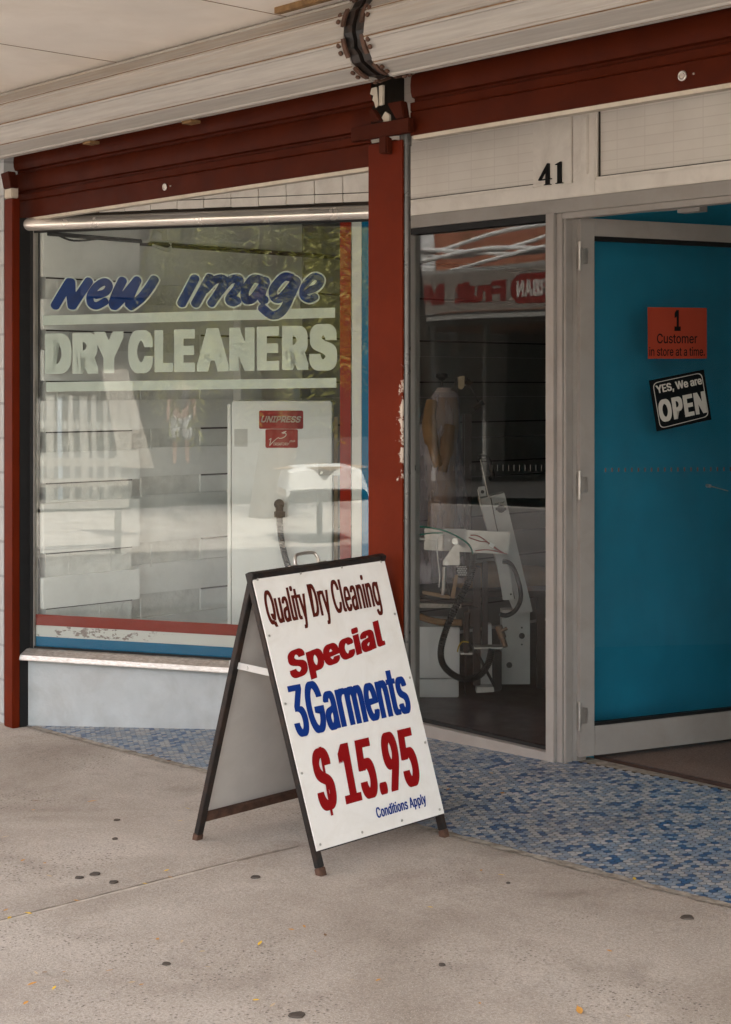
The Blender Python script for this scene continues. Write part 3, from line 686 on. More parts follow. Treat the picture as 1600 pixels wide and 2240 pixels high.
# ---- awning over the footpath
ZS = 2.80
mb = MB(); ue = [-14] + [-5.44 + 1.08 * k for k in range(-7, 12)] + [6.5]
for a, b in zip(ue[:-1], ue[1:]): mb.box(B, (a + .0015, b - .0015), (.3, 3.62), (ZS, ZS + .02))
mb.box(B, (-14, 6.5), (.3, 3.95), (ZS + .021, ZS + .12)); aw = mb.build('awning', m_soffit, shop)
mb = MB()
for a in ue[1:-1]: mb.box(B, (a - .0013, a + .0013), (.32, 3.6), (ZS - .0015, ZS + .01))
mb.build('soffit_joint', m_tan, aw)
mb = MB(); mb.box(B, (-14, 6.5), (.25, .298), (ZS - .06, ZS + .3)); mb.build('awning_fascia', m_trim, aw)
mb = MB(); mb.box(B, (-4.28, 4), (3.45, 3.475), (ZS - .022, ZS - .001)); mb.build('stained_batten', m_tan, aw)
mb = MB(); mb.box(B, (-14, 6.5), (3.62, 3.95), (2.79, 2.822)); mb.build('head_beam', m_trim, shop)

# ================================================================== ROLLER SHUTTERS
def shutter(label, u0, u1, cu0, cu1, dz, lock_u):
    t = thing('roller_shutter', label, 'roller shutter', ((u0 + u1) / 2, 3.6, 2.6 + dz * .3), 'roller shutters above the shop front')
    cz, cv, r = 2.668, 3.628, .143
    prof = []; nf = 10
    for k in range(nf):          # each slat is a flat facet with a rolled lip
        a0 = 2 * math.pi * (k + .35) / nf; a1 = 2 * math.pi * (k + 1.35) / nf
        p0 = V((cv + r * math.cos(a0), cz + r * math.sin(a0), 0)); p1 = V((cv + r * math.cos(a1), cz + r * math.sin(a1), 0))
        nn = ((p0 + p1) / 2 - V((cv, cz, 0))).normalized()
        for q, o in ((.0, -.003), (.03, .003), (.10, .0045), (.15, .0), (.85, .0), (.9, .0035), (.96, .004)):
            p = p0.lerp(p1, q) + nn * o; prof.append((p.x, p.y))
    mb = MB(); mb.extr(prof, u0, u1, closed=True, seg=6); dr = mb.build('rolled_slats', m_slat, t)
    mb = MB()
    for k in range(nf):
        a0 = 2 * math.pi * (k + .35) / nf; c = V((u0, cv + (r + .0016) * math.cos(a0), cz + (r + .0016) * math.sin(a0))); tn = V((0, -math.sin(a0), math.cos(a0))) * .0022
        mb.add([c - tn, c + tn, c + tn + V((u1 - u0, 0, 0)), c - tn + V((u1 - u0, 0, 0))], [(0, 1, 2, 3)])
    mb.build('slat_joint', m_slatline, dr)
    z0 = 2.262 + dz; p = [(3.738, z0), (3.704, z0), (3.702, z0 + .004), (3.702, z0 + .078), (3.707, z0 + .082), (3.702, z0 + .086), (3.702, z0 + .112), (3.722, z0 + .118), (3.722, z0 + .128)]
    zc = z0 + .128
    while zc < 2.66:
        p += [(3.709, zc + .004), (3.7035, zc + .02), (3.702, zc + .044), (3.7045, zc + .07), (3.71, zc + .082), (3.724, zc + .087), (3.724, zc + .099)]; zc += .099
    p = [(q0 + .048, q1) for q0, q1 in p]; mb = MB(); mb.extr(p, cu0, cu1, seg=1); cur = mb.build('shutter_curtain', m_red, t, smooth=True)
    mb = MB(); mb.box(B, (cu0 + .01, cu1 - .01), (3.751, 3.785), (z0 - .014, z0 - .0005)); mb.build('bottom_seal', m_cream, cur)
    lz = z0 + .042; lk = MB(); c = V((lock_u, 3.748, lz))
    ring = [c + V((.012 * math.cos(a), 0, .012 * math.sin(a))) for a in [2 * math.pi * k / 16 for k in range(17)]]
    lk.tube(ring, .0035, 8, False); lk.tube([c + V((0, .004, 0)), c + V((0, -.002, 0))], .008, 12); lk.tube([c + V((.04, .003, 0)), c + V((.04, -.002, 0))], .003, 6); lk.build('lock', m_steel, cur, smooth=True)
    return t, dr
ts, drL = shutter('left rolled up shutter with dark red slats above the painted display window', -6.85, -3.968, -6.604, -4.115, 0, pv(361, 407, 3.748)[0])
_, drR = shutter('right rolled up shutter with dark red slats above the open door', -3.865, -1.5, -3.915, -1.6, .083, pv(1493, 158, 3.748)[0])
# guide clips under the left roll, and the dark end rings with rivets
mb = MB()
for x in (175, 393):
    u = pv(x, 262, 3.60)[0]; mb.box(B, (u - .03, u + .03), (3.633, 3.678), (2.514, 2.526))
mb.build_each('slat_clip', m_tan, drL)
def endring(u0, u1, par, sgn):
    mb = MB(); cz, cv = 2.668, 3.628; seg = 22
    for ri, ro, a, b in ((.09, .134, u0, u1),):
        P = []
        for k in range(seg + 1):
            an = math.radians(95 + 240 * k / seg)
            jit = .004 * math.sin(k * 2.7)
            for uu, r in ((a, ri), (a, ro + jit), (b, ro + jit), (b, ri)): P.append(V((uu, cv + r * math.cos(an), cz + r * math.sin(an))))
        mb.add(P, [(4 * k + i, 4 * k + (i + 1) % 4, 4 * k + 4 + (i + 1) % 4, 4 * k + 4 + i) for k in range(seg) for i in range(4)])
    mb.build('end_ring', m_black, par)
    mb = MB()
    for k in range(5):                # curved fixing plates
        an0 = math.radians(105 + 42 * k); P = []
        for q in range(5):
            an = an0 + math.radians(6.5 * q)
            for uu, r in ((u0 - .004 if sgn < 0 else u1 - .012, .139), (u0 + .012 if sgn < 0 else u1 + .004, .139), (u0 + .012 if sgn < 0 else u1 + .004, .147), (u0 - .004 if sgn < 0 else u1 - .012, .147)): P.append(V((uu, cv + r * math.cos(an), cz + r * math.sin(an))))
        mb.add(P, [(4 * k2 + i, 4 * k2 + (i + 1) % 4, 4 * k2 + 4 + (i + 1) % 4, 4 * k2 + 4 + i) for k2 in range(4) for i in range(4)] + [(0, 1, 2, 3), (16, 17, 18, 19)])
    mb.build_each('fixing_plate', m_rust, par)
    mb = MB()
    for k in range(5):
        for q in (8, 18):
            an = math.radians(105 + 42 * k + q); dr_ = V((0, math.cos(an), math.sin(an))); c = V(((u0 - .022) if sgn < 0 else (u1 + .022), cv, cz)) + dr_ * .142
            mb.tube([c, c + dr_ * .006, c + dr_ * .009], [.0085, .0085, .003], 8)
    mb.build_each('rivet', m_rust, par, smooth=True)
endring(-3.967, -3.926, drL, -1); endring(-3.907, -3.866, drR, 1)

# ================================================================== SHUTTER POSTS
t = thing('shutter_post', 'red painted shutter post between window and door, chipped white on its right edge', 'post', (-3.98, 3.68, G(-3.98)), 'red shutter posts')
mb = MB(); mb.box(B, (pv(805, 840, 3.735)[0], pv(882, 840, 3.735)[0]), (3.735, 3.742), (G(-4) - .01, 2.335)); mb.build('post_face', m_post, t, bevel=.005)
mb = MB(); mb.box(B, (pv(815, 840, 3.76)[0], pv(872, 840, 3.76)[0]), (3.743, 3.79), (G(-4) - .01, 2.34)); mb.build('post_core', m_redplain, t)
mb = MB(); c = V((pv(887.5, 840, 3.765)[0], 3.765, 0)); mb.tube([c + V((0, 0, z)) for z in (G(-3.86), .5, 1.2, 2.315, 2.316, 2.36)], [.018, .018, .018, .018, .021, .021], 18); mb.build('guide_tube', paint('dark_grey_metal', (.11, .105, .1), .3, metal=.6, var=.15), t, smooth=True)
pq = lambda x, y, v: V((pv(x, y, v)[0], v, pv(x, y, v)[1]))
mb = MB(); a = pv(772, 300, 3.72)[0]; b = pv(900, 275, 3.72)[0]; mb.box(B, (a, b), (3.710, 3.7335), (2.35, 2.40)); mb.build('cross_bar', m_redplain, t, bevel=.003)
mb = MB(); u = pv(841, 330, 3.72)[0]; mb.box(B, (u - .02, u + .018), (3.712, 3.7345), (2.293, 2.3495)); mb.box(B, (u + .019, u + .026), (3.708, 3.7345), (2.288, 2.345)); mb.build('clip', m_redplain, t, bevel=.003)
def slab(mbx, pts, v, th=.012):
    q = [pv(x, y, v) for x, y in pts]; mbx.prism(lambda a, b, c: V((a, c, b)), q, v, v + th)
mb = MB(); slab(mb, [(829, 188), (837, 186), (837, 228), (830, 231)], 3.732, .01); slab(mb, [(813, 193), (824, 190), (828, 230), (822, 236), (819, 224), (815, 219), (817, 209), (810, 206)], 3.741, .004)
mb.build_each('bare_bracket', m_cream, t)
mb = MB(); slab(mb, [(846, 226), (878, 220), (884, 257), (866, 261)], 3.72, .03); slab(mb, [(816, 238), (834, 264), (812, 268), (806, 242)], 3.722, .02); mb.build_each('guide_ear', m_redplain, t, bevel=.003)
mb = MB(); slab(mb, [(843, 244), (852, 251), (852, 265), (838, 266), (835, 258)], 3.735, .008); mb.build('guide_lip', m_cream, t)
t = thing('shutter_post', 'narrow red shutter post with dark channel at the left wall', 'post', (-6.5, 3.68, G(-6.5)), 'red shutter posts')
g0 = G(-6.5)
qa, qb = pv(9, 840, 3.66)[0], pv(28, 840, 3.66)[0]; qc = pv(50, 840, 3.77)[0]
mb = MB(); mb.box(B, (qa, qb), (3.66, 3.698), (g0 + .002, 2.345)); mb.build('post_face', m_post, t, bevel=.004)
mb = MB(); mb.box(B, (qb - .012, qb - .003), (3.6985, 3.80), (g0, 2.258)); mb.box(B, (qb - .002, qc), (3.77, 3.80), (g0, 2.258)); mb.build_each('channel', m_gasket, t)
qd, qe = pv(37, 840, 3.73)[0], pv(42, 840, 3.73)[0]
mb = MB(); mb.box(B, (qd, qe), (3.73, 3.745), (g0 + .002, 2.25)); mb.build('channel_lip', m_steel, t, bevel=.002)
mb = MB(); mb.box(B, (qa, qb - .01), (3.661, 3.697), (2.347, 2.40)); mb.build('bare_bracket', m_cream, t, bevel=.004)
mb = MB(); slab(mb, [(1, 380), (18, 374), (25, 410), (8, 414)], 3.65, .04); mb.build('guide_ear', m_redplain, t, bevel=.003)

# ================================================================== SANDWICH BOARD
F1, F2, B1 = gp(705, 1917), gp(982, 1830), gp(423, 1836)
wd = (F2 - F1).normalized(); B2 = B1 + (F2 - F1); L = (F2 - F1).length
AP = (F1 + B1) / 2 + GN * .902
sb = thing('sandwich_board', 'white a-frame sandwich board advertising a garment special on the footpath', 'sandwich board', (F1 + F2 + B1 + B2) / 4)
APR = V((-4.005, 3.70, .921))
HL = (AP - F1).length
pn = wd.cross((AP - F1).normalized()).normalized()
if pn.x < 0: pn = -pn
pnb = wd.cross((AP - B1).normalized()).normalized()
if pnb.x > 0: pnb = -pnb
def PAN(a, b, d):          # the frame is slightly racked, as old boards are
    return (F1.lerp(F2, a / L)).lerp(AP.lerp(APR, a / L), b / HL) + pn * d
def PBK(a, b, d): return (B1.lerp(B2, a / L)).lerp(AP.lerp(APR, a / L), b / HL) + pnb * d
def prj(p):
    q = p - EYE; X, Y = CA * q.x + SA * q.y, -SA * q.x + CA * q.y
    return CX + F * X / Y, HY - F * q.z / Y
def pp(px, py, d=.006):
    a, b = .3, .5
    for _ in range(12):
        x, y = prj(PAN(a, b, d)); xa, ya = prj(PAN(a + .01, b, d)); xb, yb = prj(PAN(a, b + .01, d))
        j11, j21, j12, j22 = (xa - x) / .01, (ya - y) / .01, (xb - x) / .01, (yb - y) / .01
        det = j11 * j22 - j12 * j21; ex_, ey_ = px - x, py - y
        a += (j22 * ex_ - j12 * ey_) / det; b += (-j21 * ex_ + j11 * ey_) / det
    return V((a, b, 0))
T = .024
def bar(Fn, a, b, mat, name, par, c=(-.022, .0)):
    m_ = MB(); m_.box(Fn, a, b, c); return m_.build(name, mat, par, bevel=.0018)
b_lo = pp(694, 1862).y; b_hi = HL - .012
for Fn in (PAN, PBK):
    for a in ((-.004, T - .004), (L - T + .004, L + .004)):
        lg = bar(Fn, a, (.026, HL - .001), m_black, 'leg', sb); bar(Fn, (a[0] - .0012, a[1] + .0012), (-.004, .0255), m_rust, 'foot', lg, (-.0232, .0012))
    bar(Fn, (T - .0035, L - T + .0035), (b_lo - .004, b_lo + T), m_rust if Fn is PBK else m_black, 'bottom_rail', sb, (-.021, -.001))
    bar(Fn, (T - .0035, L - T + .0035), (HL - T, HL - .001), m_black, 'top_rail', sb, (-.021, -.001))
def sheet(mbx, Fn, a, b, c, n=12):
    P = []; q = n + 1
    for d in c: P += [Fn(a[0] + (a[1] - a[0]) * i / n, b[0] + (b[1] - b[0]) * j / n, d) for j in range(q) for i in range(q)]
    N = q * q; fs = []
    for o, in ((0,), (N,)): fs += [(o + j * q + i, o + j * q + i + 1, o + (j + 1) * q + i + 1, o + (j + 1) * q + i) for j in range(n) for i in range(n)]
    rim = [i for i in range(q)] + [j * q + n for j in range(1, q)] + [n * q + i for i in range(n - 1, -1, -1)] + [j * q for j in range(n - 1, 0, -1)]
    fs += [(rim[k], rim[(k + 1) % len(rim)], N + rim[(k + 1) % len(rim)], N + rim[k]) for k in range(len(rim))]
    return mbx.add(P, fs)
mb = MB(); sheet(mb, PAN, (.0, L), (b_lo, b_hi), (.0005, .005)); fp = mb.build('front_panel', [m_board], sb)
mb = MB(); sheet(mb, PBK, (.004, L - .004), (b_lo, b_hi), (.0005, .005)); mb.build('back_panel', m_board_in, sb)
mb = MB(); sheet(mb, PAN, (T + .004, L - T - .004), (b_lo + T + .004, HL - T - .004), (-.004, -.0003)); mb.build('front_panel_reverse', m_board_in, fp)
mb = MB()
for a in [.018 + (L - .036) * k / 3 for k in range(4)]:
    for b in (b_lo + .016, b_hi - .018): mb.tube([PAN(a, b, .005), PAN(a, b, .0066)], .0042, 8)
for k in range(1, 4):
    b = b_lo + (b_hi - b_lo) * (k / 4 + .02)
    for a in (.012, L - .012): mb.tube([PAN(a, b, .005), PAN(a, b, .0066)], .0042, 8)
mb.build_each('screw', m_steel, fp, smooth=True)
# hinged stay
q0 = hit(502, 1452, F1 + wd * .03, wd); q1 = hit(592, 1472, F1 + wd * .03, wd)
mb = MB(); dx = (q1 - q0); up = V((0, 0, .011))
mb.add([q0 - up, q1 - up, q1 + up, q0 + up] + [p + wd * .003 for p in (q0 - up, q1 - up, q1 + up, q0 + up)], [(0, 1, 2, 3), (7, 6, 5, 4), (0, 4, 5, 1), (1, 5, 6, 2), (2, 6, 7, 3), (3, 7, 4, 0)])
mid = q0.lerp(q1, .45); mb.tube([mid - wd * .004, mid + wd * .006], .005, 8); mb.build('folding_stay', m_offwhite, sb)
# handle
hx0, hx1 = pp(657, 1242).x, pp(708, 1234).x
mb = MB(); mb.tube(spline([PAN(hx0, HL, -.012), PAN(hx0 + .004, HL + .022, -.012), PAN(hx0 + .02, HL + .036, -.012), PAN(hx1 - .02, HL + .036, -.012), PAN(hx1 - .004, HL + .022, -.012), PAN(hx1, HL, -.012)], 6), .0055, 8)
mb.box(PAN, (hx0 - .028, hx0 + .008), (HL - .0005, HL + .0025), (-.018, -.006)); mb.box(PAN, (hx1 - .008, hx1 + .028), (HL - .0005, HL + .0025), (-.018, -.006)); mb.build('handle', m_steel, sb, smooth=True)
# lettering on the front panel
def panel_text(text, bold, p0, p1, tb_, tt, mat, nm='lettering', spacing=1.0, shear=0):
    mb = MB(); text_on(mb, text, bold, PAN, pp(*p0), pp(*p1), pp(*tt) - pp(*tb_), .0062, spacing, shear); return mb.build(nm, mat, fp)
panel_text('Quality Dry Cleaning', (.038, .0), (589, 1367), (836, 1324), (684.4, 1348.6), (669, 1277), m_t_maroon, spacing=1.03)
panel_text('Special', (.054, .02), (638, 1487), (844, 1410), (831.4, 1413.6), (819.5, 1358), m_t_red, spacing=1.07)
panel_text('3Garments', (.055, .002), (650, 1613), (902, 1557), (766, 1587), (743, 1479), m_t_blue, spacing=1.06)
panel_text('S', (.05, .012), (702, 1776), (742, 1764), (784.2, 1751.8), (759.6, 1622), m_t_red)
b1_, b2_ = pp(699.5, 1634), pp(726.5, 1784); sd_ = V((.0052, 0, 0)); mb = MB(); mb.poly([PAN(*(q + o).xy, .0078) for q, o in ((b2_, -sd_), (b2_, sd_), (b1_, sd_), (b1_, -sd_))]); mb.build('lettering', m_t_red, fp)
panel_text('15.95', (.062, .01), (758, 1760), (923, 1714), (784.2, 1751.8), (760.4, 1623.2), m_t_red, spacing=1.07)
panel_text('Conditions Apply', (.034, .006), (826, 1790), (934, 1757), (897.5, 1766), (892.5, 1744), m_t_blue, spacing=1.05)

# ================================================================== SIGNS ON THE DOOR GLASS
def LD_(px, py): return V((*lp(px, py, -.0135), 0))
zo = lambda x, y: (1380 + x / 7, 640 + y / 7)
c = [LD_(*zo(*p)) for p in ((262, 222), (1167, 235), (1167, 1012), (268, 1015))]
nz = thing('notice', 'orange paper notice limiting customers, taped to the door glass', 'notice', LEAF(c[3].x, c[3].y, -.0135))
mb = MB(); mb.prism(LEAF, [(p.x, p.y) for p in c], -.0155, -.0135); pa = mb.build('paper', m_orange, nz)
def leaf_text(text, bold, p0, p1, tb_, tt, mat, par, spacing=1.0, d=-.0128):
    mb = MB(); text_on(mb, text, bold, LEAF, LD_(*zo(*p0)), LD_(*zo(*p1)), LD_(*zo(*tt)) - LD_(*zo(*tb_)), d, spacing); return mb.build('lettering', mat, par)
leaf_text('1', .035, (668, 588), (765, 588), (700, 588), (700, 268), m_ink, pa)
leaf_text('Customer', .006, (402, 776), (1018, 776), (700, 776), (700, 632), m_ink, pa)
leaf_text('in store at a time.', .006, (283, 968), (1133, 968), (700, 968), (700, 838), m_ink, pa)
c = [LD_(*zo(*p)) for p in ((283, 1345), (1120, 1178), (1238, 1945), (400, 2128))]
on = thing('open_sign', 'black and white open sign hanging crooked on the door glass', 'open sign', LEAF(c[3].x, c[3].y, -.0135))
mb = MB(); mb.prism(LEAF, [(p.x, p.y) for p in c], -.0155, -.0130); pl = mb.build('plate', m_plate, on)
leaf_text('YES, We are', (.03, .016), (402, 1545), (1096, 1400), (408, 1542), (382, 1424), m_print, pl, d=-.0122)
leaf_text('OPEN', (.05, .024), (452, 1990), (1170, 1834), (1165, 1832), (1118, 1505), m_print, pl, spacing=1.1, d=-.0122)
mb = MB(); cor = [V((*zo(*p), 0)) for p in ((332, 1385), (1085, 1222), (1197, 1895), (448, 2085))]; lo_ = []
for i in range(4):
    p, a, b = cor[i], cor[i - 1], cor[(i + 1) % 4]; u_ = (a - p).normalized() * 12; w_ = (b - p).normalized() * 12
    for k in range(7):
        t_ = k / 6; lo_.append((p + u_) * (1 - t_) ** 2 + p * 2 * t_ * (1 - t_) + (p + w_) * t_ ** 2)
cen = sum(lo_, V((0, 0, 0))) / len(lo_); inn = [cen + (p - cen) * .972 for p in lo_]; k = len(lo_)
mb.add([LEAF(*LD_(p.x, p.y).xy, -.0122) for p in lo_ + inn], [(i, (i + 1) % k, k + (i + 1) % k, k + i) for i in range(k)]); mb.build('border', m_print, pl)

# ================================================================== MACHINES INSIDE THE WINDOW
def cbox(mbx, x0, x1, y0, y1, Y0, Y1):
    X0, X1 = (x0 - CX) / F * Y0, (x1 - CX) / F * Y0; z0, z1 = CH + (HY - y1) / F * Y0, CH + (HY - y0) / F * Y0
    return mbx.box(lambda a, b, c: cf(a, c, b), (X0, X1), (max(z0, FZ - .02), z1), (Y0, Y1))
YM = 7.36
pm = thing('pressing_machine', 'tall white garment finishing cabinet with red stickers behind the display window', 'pressing machine', V((*cp(615, 840, YM).xy, FZ - .02)))
mb = MB(); cbox(mb, 507, 727, 877, 1620, YM, YM + .42); cab = mb.build('cabinet', m_white, pm, bevel=.006)
mb = MB(); cbox(mb, 498, 505.5, 884, 1620, YM + .03, YM + .42); mb.build('side_panel', m_white, pm, bevel=.003)
mb = MB(); cbox(mb, 730, 739, 912, 1620, YM + .06, YM + .09); mb.build('timber_batten', m_wood, pm)
mb = MB(); cbox(mb, 697, 744, 1013, 1040, YM - .012, YM - .009); tbp = mb.build('mounting_plate', m_offwhite, pm, bevel=.001)
mb = MB()
for x, y in ((704, 1018), (704, 1034)): mb.tube([cp(x, y, YM - .012), cp(x, y, YM - .016)], .007, 10)
mb.build_each('bolt', m_steel, tbp)
def rrect(x0, y0, x1, y1, r):
    out = []
    for cx_, cy_, a0 in ((x1 - r, y0 + r, -90), (x1 - r, y1 - r, 0), (x0 + r, y1 - r, 90), (x0 + r, y0 + r, 180)):
        for k in range(5): an = math.radians(a0 + 22.5 * k); out.append((cx_ + r * math.cos(an), cy_ + r * math.sin(an)))
    return out
for (x0, y0, x1, y1) in ((567, 898, 663.8, 938.2), (581, 938.8, 652, 979.7)):
    mb = MB(); mb.poly([cp(x, y, YM - .001) for x, y in rrect(x0, y0, x1, y1, 3.8)]); st = mb.build('sticker', m_sticker, pm)
    PC = lambda a, b, d: cp(a, b, YM - .0016)
    mb = MB(); z8 = lambda x, y: V((540 + x / 11.43, 880 + y / 11.43, 0))
    if x0 < 570:
        text_on(mb, 'UNIPRESS', .026, PC, z8(345, 500), z8(1330, 505), V((0, -13.8, 0)), 0, shear=4.2)
    else:
        text_on(mb, 'ERSAFORM', .0, PC, z8(668, 1078), z8(1050, 1078), V((0, -6, 0)), 0, shear=1.2); text_on(mb, 'Plus', .0, PC, z8(1072, 1008), z8(1205, 985), V((0, -4.6, 0)), 0, shear=1)
        for ln in ([(565, 940), (610, 905), (590, 1000), (575, 1085)], [(575, 1085), (640, 1010), (780, 890), (830, 905), (930, 875), (990, 815), (960, 770), (900, 780)], [(900, 782), (990, 725), (880, 762)]):
            v2, f2 = strip([z8(*p).xy for p in ln], .75); mb.add([cp(p.x, p.y, YM - .0016 - .0002 * len(mb.f) / 40) for p in v2], f2)
    mb.build('sticker_lettering', m_stk_white, st, recalc=False)
mb = MB(); mb.poly([cp(x, y, YM - .001) for x, y in ((513, 938), (542, 938), (542, 977), (513, 977))]); mb.build('paper_label', m_offwhite, cab)
mb = MB(); mb.tube([cp(611, 1103, YM), cp(611, 1103, YM - .05)], .024, 14); mb.tube([cp(611, 1103, YM - .045), cp(612, 1122, YM - .045)], .018, 12); mb.tube([cp(612, 1119, YM - .045), cp(612, 1131, YM - .045)], .025, 8)
hp = spline([cp(612, 1130, YM - .045), cp(614, 1165, YM - .045), cp(621, 1205, YM - .05), cp(633, 1245, YM - .055), cp(655, 1300, YM - .06), cp(690, 1420, YM - .06), cp(700, 1600, YM - .06)], 22)
mb.tube(hp, [.013 + .0035 * (i % 2) for i in range(len(hp))], 9); mb.build('steam_hose', m_hose, pm, smooth=True)
mb = MB(); cbox(mb, 745, 1006, 1372, 1484, 7.44, 7.8); cbox(mb, 745, 1004, 1486, 1530, 7.45, 7.8); mb.build('base_cabinet', m_white, pm, bevel=.004)
# pipe and rubble by the skirting
mb = MB(); mb.tube(spline([V((-6.50, 4.75, .22)), V((-6.48, 4.95, .30)), V((-6.5, 5.3, .41)), V((-6.5, 5.7, .5))], 6), .017, 8); mb.tube([V((-6.49, 4.8, .17)), V((-6.48, 5.15, .235))], .022, 8)
tag(mb.build('wall_pipe', m_wallboard, smooth=True), 'grey painted pipe along the foot of the boarded wall', 'pipe')

# ---- leg and sleeve press seen through the fixed window
tp = thing('trouser_press', 'metal trouser press with slanted white arm and black hoses behind the fixed glass', 'trouser press', V((*cp(1060, 840, 7.3).xy, FZ - .02)))
def pslab(name, pts, Y, th, mat, par, bevel=.002, holes=()):
    mb = MB(); mb.prism(lambda a, b, c: cp(a, b, Y) + cf(0, c, 0), pts, 0, th); o = mb.build(name, mat, par, bevel=bevel)
    if holes:
        mb = MB()
        for x, y, r in holes: mb.poly([cp(x + r * math.cos(k * math.pi / 10), y + r * math.sin(k * math.pi / 10), Y - .0012) for k in range(20)])
        mb.build_each('hole', m_gasket, o)
    return o
arm = pslab('slanted_arm', [(1049, 1092), (1104, 1078), (1166, 1338), (1128, 1345), (1092, 1250)], 7.34, .10, m_offwhite, tp, holes=())
mb = MB(); mb.tube([cp(1074, 1089, 7.338), cp(1086, 1150, 7.338), cp(1108, 1235, 7.338), cp(1126, 1310, 7.338)], .0022, 6); mb.build('seam', m_brown, arm)
pslab('side_plate', [(1098, 1335), (1160, 1335), (1160, 1497), (1098, 1497)], 7.40, .09, m_offwhite, tp, holes=((1142, 1391, 6.5), (1142, 1373, 2), (1142, 1410, 2), (1114.5, 1455, 6.5)))
pslab('slotted_plate', [(1083, 1210), (1108, 1210), (1126, 1313), (1101, 1313)], 7.30, .012, m_offwhite, tp, holes=((1118, 1300, 2.2),))
mb = MB(); mb.tube([cp(1096, 1113, 7.34), cp(1096, 1113, 7.315)], [.019, .016], 14); mb.box(lambda a, b, c: cp(1096, 1113, 7.318) + cf(a, c, b), (-.024, .024), (-.006, .006), (-.008, .004)); mb.build('knob', m_hose, arm, bevel=.001)
mb = MB(); text_on(mb, 'HEAT TEMP', .01, lambda a, b, d: cp(a, b, 7.3385), V((1083, 1104.5, 0)), V((1104, 1100, 0)), V((0, -3.5, 0)), 0); mb.build('lettering', m_ink, arm)
pslab('hinge_block', [(1047, 1066), (1062, 1064), (1064, 1084), (1050, 1088)], 7.33, .03, m_offwhite, tp, holes=((1056, 1076, 4),))
mb = MB(); mb.tube([cp(1046, 1070, 7.32), cp(1054, 1108, 7.32)], .004, 6); mb.tube([cp(1050, 1000, 7.31), cp(1070, 1090, 7.31)], .003, 6); mb.build_each('release_rod', m_steel, tp)
mb = MB(); mb.tube(spline([cp(1047, 1002, 7.3), cp(1056, 999, 7.3), cp(1068, 1004, 7.3), cp(1074, 1024, 7.3), cp(1078, 1041, 7.3), cp(1070, 1049, 7.3)], 6), .010, 8); mb.build('pull_handle', m_hose, tp, smooth=True)
pslab('cross_head', [(929, 1156), (1116, 1164), (1114, 1213), (928, 1203)], 7.24, .02, m_steel, tp, .003)
mb = MB(); mb.tube([cp(885, 1178, 7.25), cp(975, 1181, 7.25)], .011, 10); mb.build('push_rod', m_steel, tp, smooth=True)
pslab('head_bracket', [(971, 1157), (1021, 1158), (1019, 1199), (1012, 1199), (1006, 1190), (992, 1190), (985, 1204), (970, 1203)], 7.20, .035, m_offwhite, tp)
lv = pslab('lever_plate', [(995, 1190), (1005, 1191), (1006, 1236), (969, 1237), (969, 1228)], 7.17, .012, m_steel, tp, .002)
mb = MB(); mb.tube([cp(996, 1184, 7.195), cp(996, 1184, 7.165)], .015, 14); mb.tube([cp(978, 1232, 7.175), cp(978, 1232, 7.16)], .009, 12); mb.build_each('pivot_bolt', m_steel, lv, smooth=True)
mb = MB(); mb.tube([cp(973, 1240, 7.18), cp(971, 1288, 7.18)], .0105, 12); mb.tube([cp(971, 1288, 7.18), cp(971, 1293, 7.18)], .015, 12); mb.tube([cp(970, 1293, 7.18), cp(969, 1302, 7.18)], .008, 8); mb.build('air_cylinder', m_steel, tp, smooth=True)
mb = MB(); mb.tube(spline([cp(888, 1153, 7.15), cp(930, 1153, 7.14), cp(972, 1161, 7.13), cp(1005, 1176, 7.12), cp(1028, 1194, 7.13), cp(1035, 1214, 7.16)], 8), .0038, 8); mb.tube(spline([cp(888, 1170, 7.2), cp(915, 1170, 7.2), cp(945, 1166, 7.2), cp(970, 1166, 7.19)], 5), .003, 6); mb.build_each('green_air_tube', m_green, tp, smooth=True)
mb = MB(); mb.tube(spline([cp(1030, 1171, 7.21), cp(1045, 1172, 7.2), cp(1062, 1182, 7.2), cp(1080, 1197, 7.2), cp(1105, 1211, 7.2)], 6), .0027, 6); mb.tube(spline([cp(1026, 1176, 7.21), cp(1050, 1184, 7.2), cp(1068, 1187, 7.2), cp(1095, 1206, 7.2)], 6), .0025, 6); mb.tube(spline([cp(1040, 1205, 7.21), cp(1070, 1203, 7.2), cp(1110, 1212, 7.2)], 6), .0025, 6); mb.build_each('red_wire', m_redwire, tp, smooth=True)
pslab('wire_tag', [(1073, 1186), (1084, 1192), (1079, 1199), (1070, 1194)], 7.19, .002, m_white, tp, 0)
def hose(name, px, Y, r, mat, par, ridg=.003, n=16):
    pts = spline([cp(x, y, Y) for x, y in px], n); mb = MB(); mb.tube(pts, [r + (ridg if i % 2 else 0) for i in range(len(pts))], 10); return mb.build(name, mat, par, smooth=True)
hose('corrugated_hose', [(1034, 1216), (1034, 1246), (1020, 1284), (996, 1330), (977, 1375), (965, 1420), (969, 1452), (990, 1475), (1018, 1485), (1048, 1478), (1068, 1452), (1076, 1420)], 7.14, .013, m_hose, tp, .004, 18)
mb = MB(); mb.tube([cp(1035, 1212, 7.14), cp(1035, 1224, 7.14)], .019, 12); mb.build('hose_collar', m_hose, tp)
hose('power_cable', [(1100, 1228), (1116, 1232), (1128, 1252), (1138, 1285), (1139, 1312), (1128, 1335), (1110, 1346), (1094, 1344)], 7.26, .0105, m_hose, tp, 0, 6)
hose('yellow_wire', [(1026, 1405), (1012, 1404), (1004, 1414), (1001, 1426)], 7.2, .003, m_yellow, tp, 0, 6)
hose('clear_tube', [(975, 1167), (962, 1172), (956, 1190), (958, 1220), (962, 1260), (961, 1285)], 7.16, .003, m_conduit, tp, 0, 6)
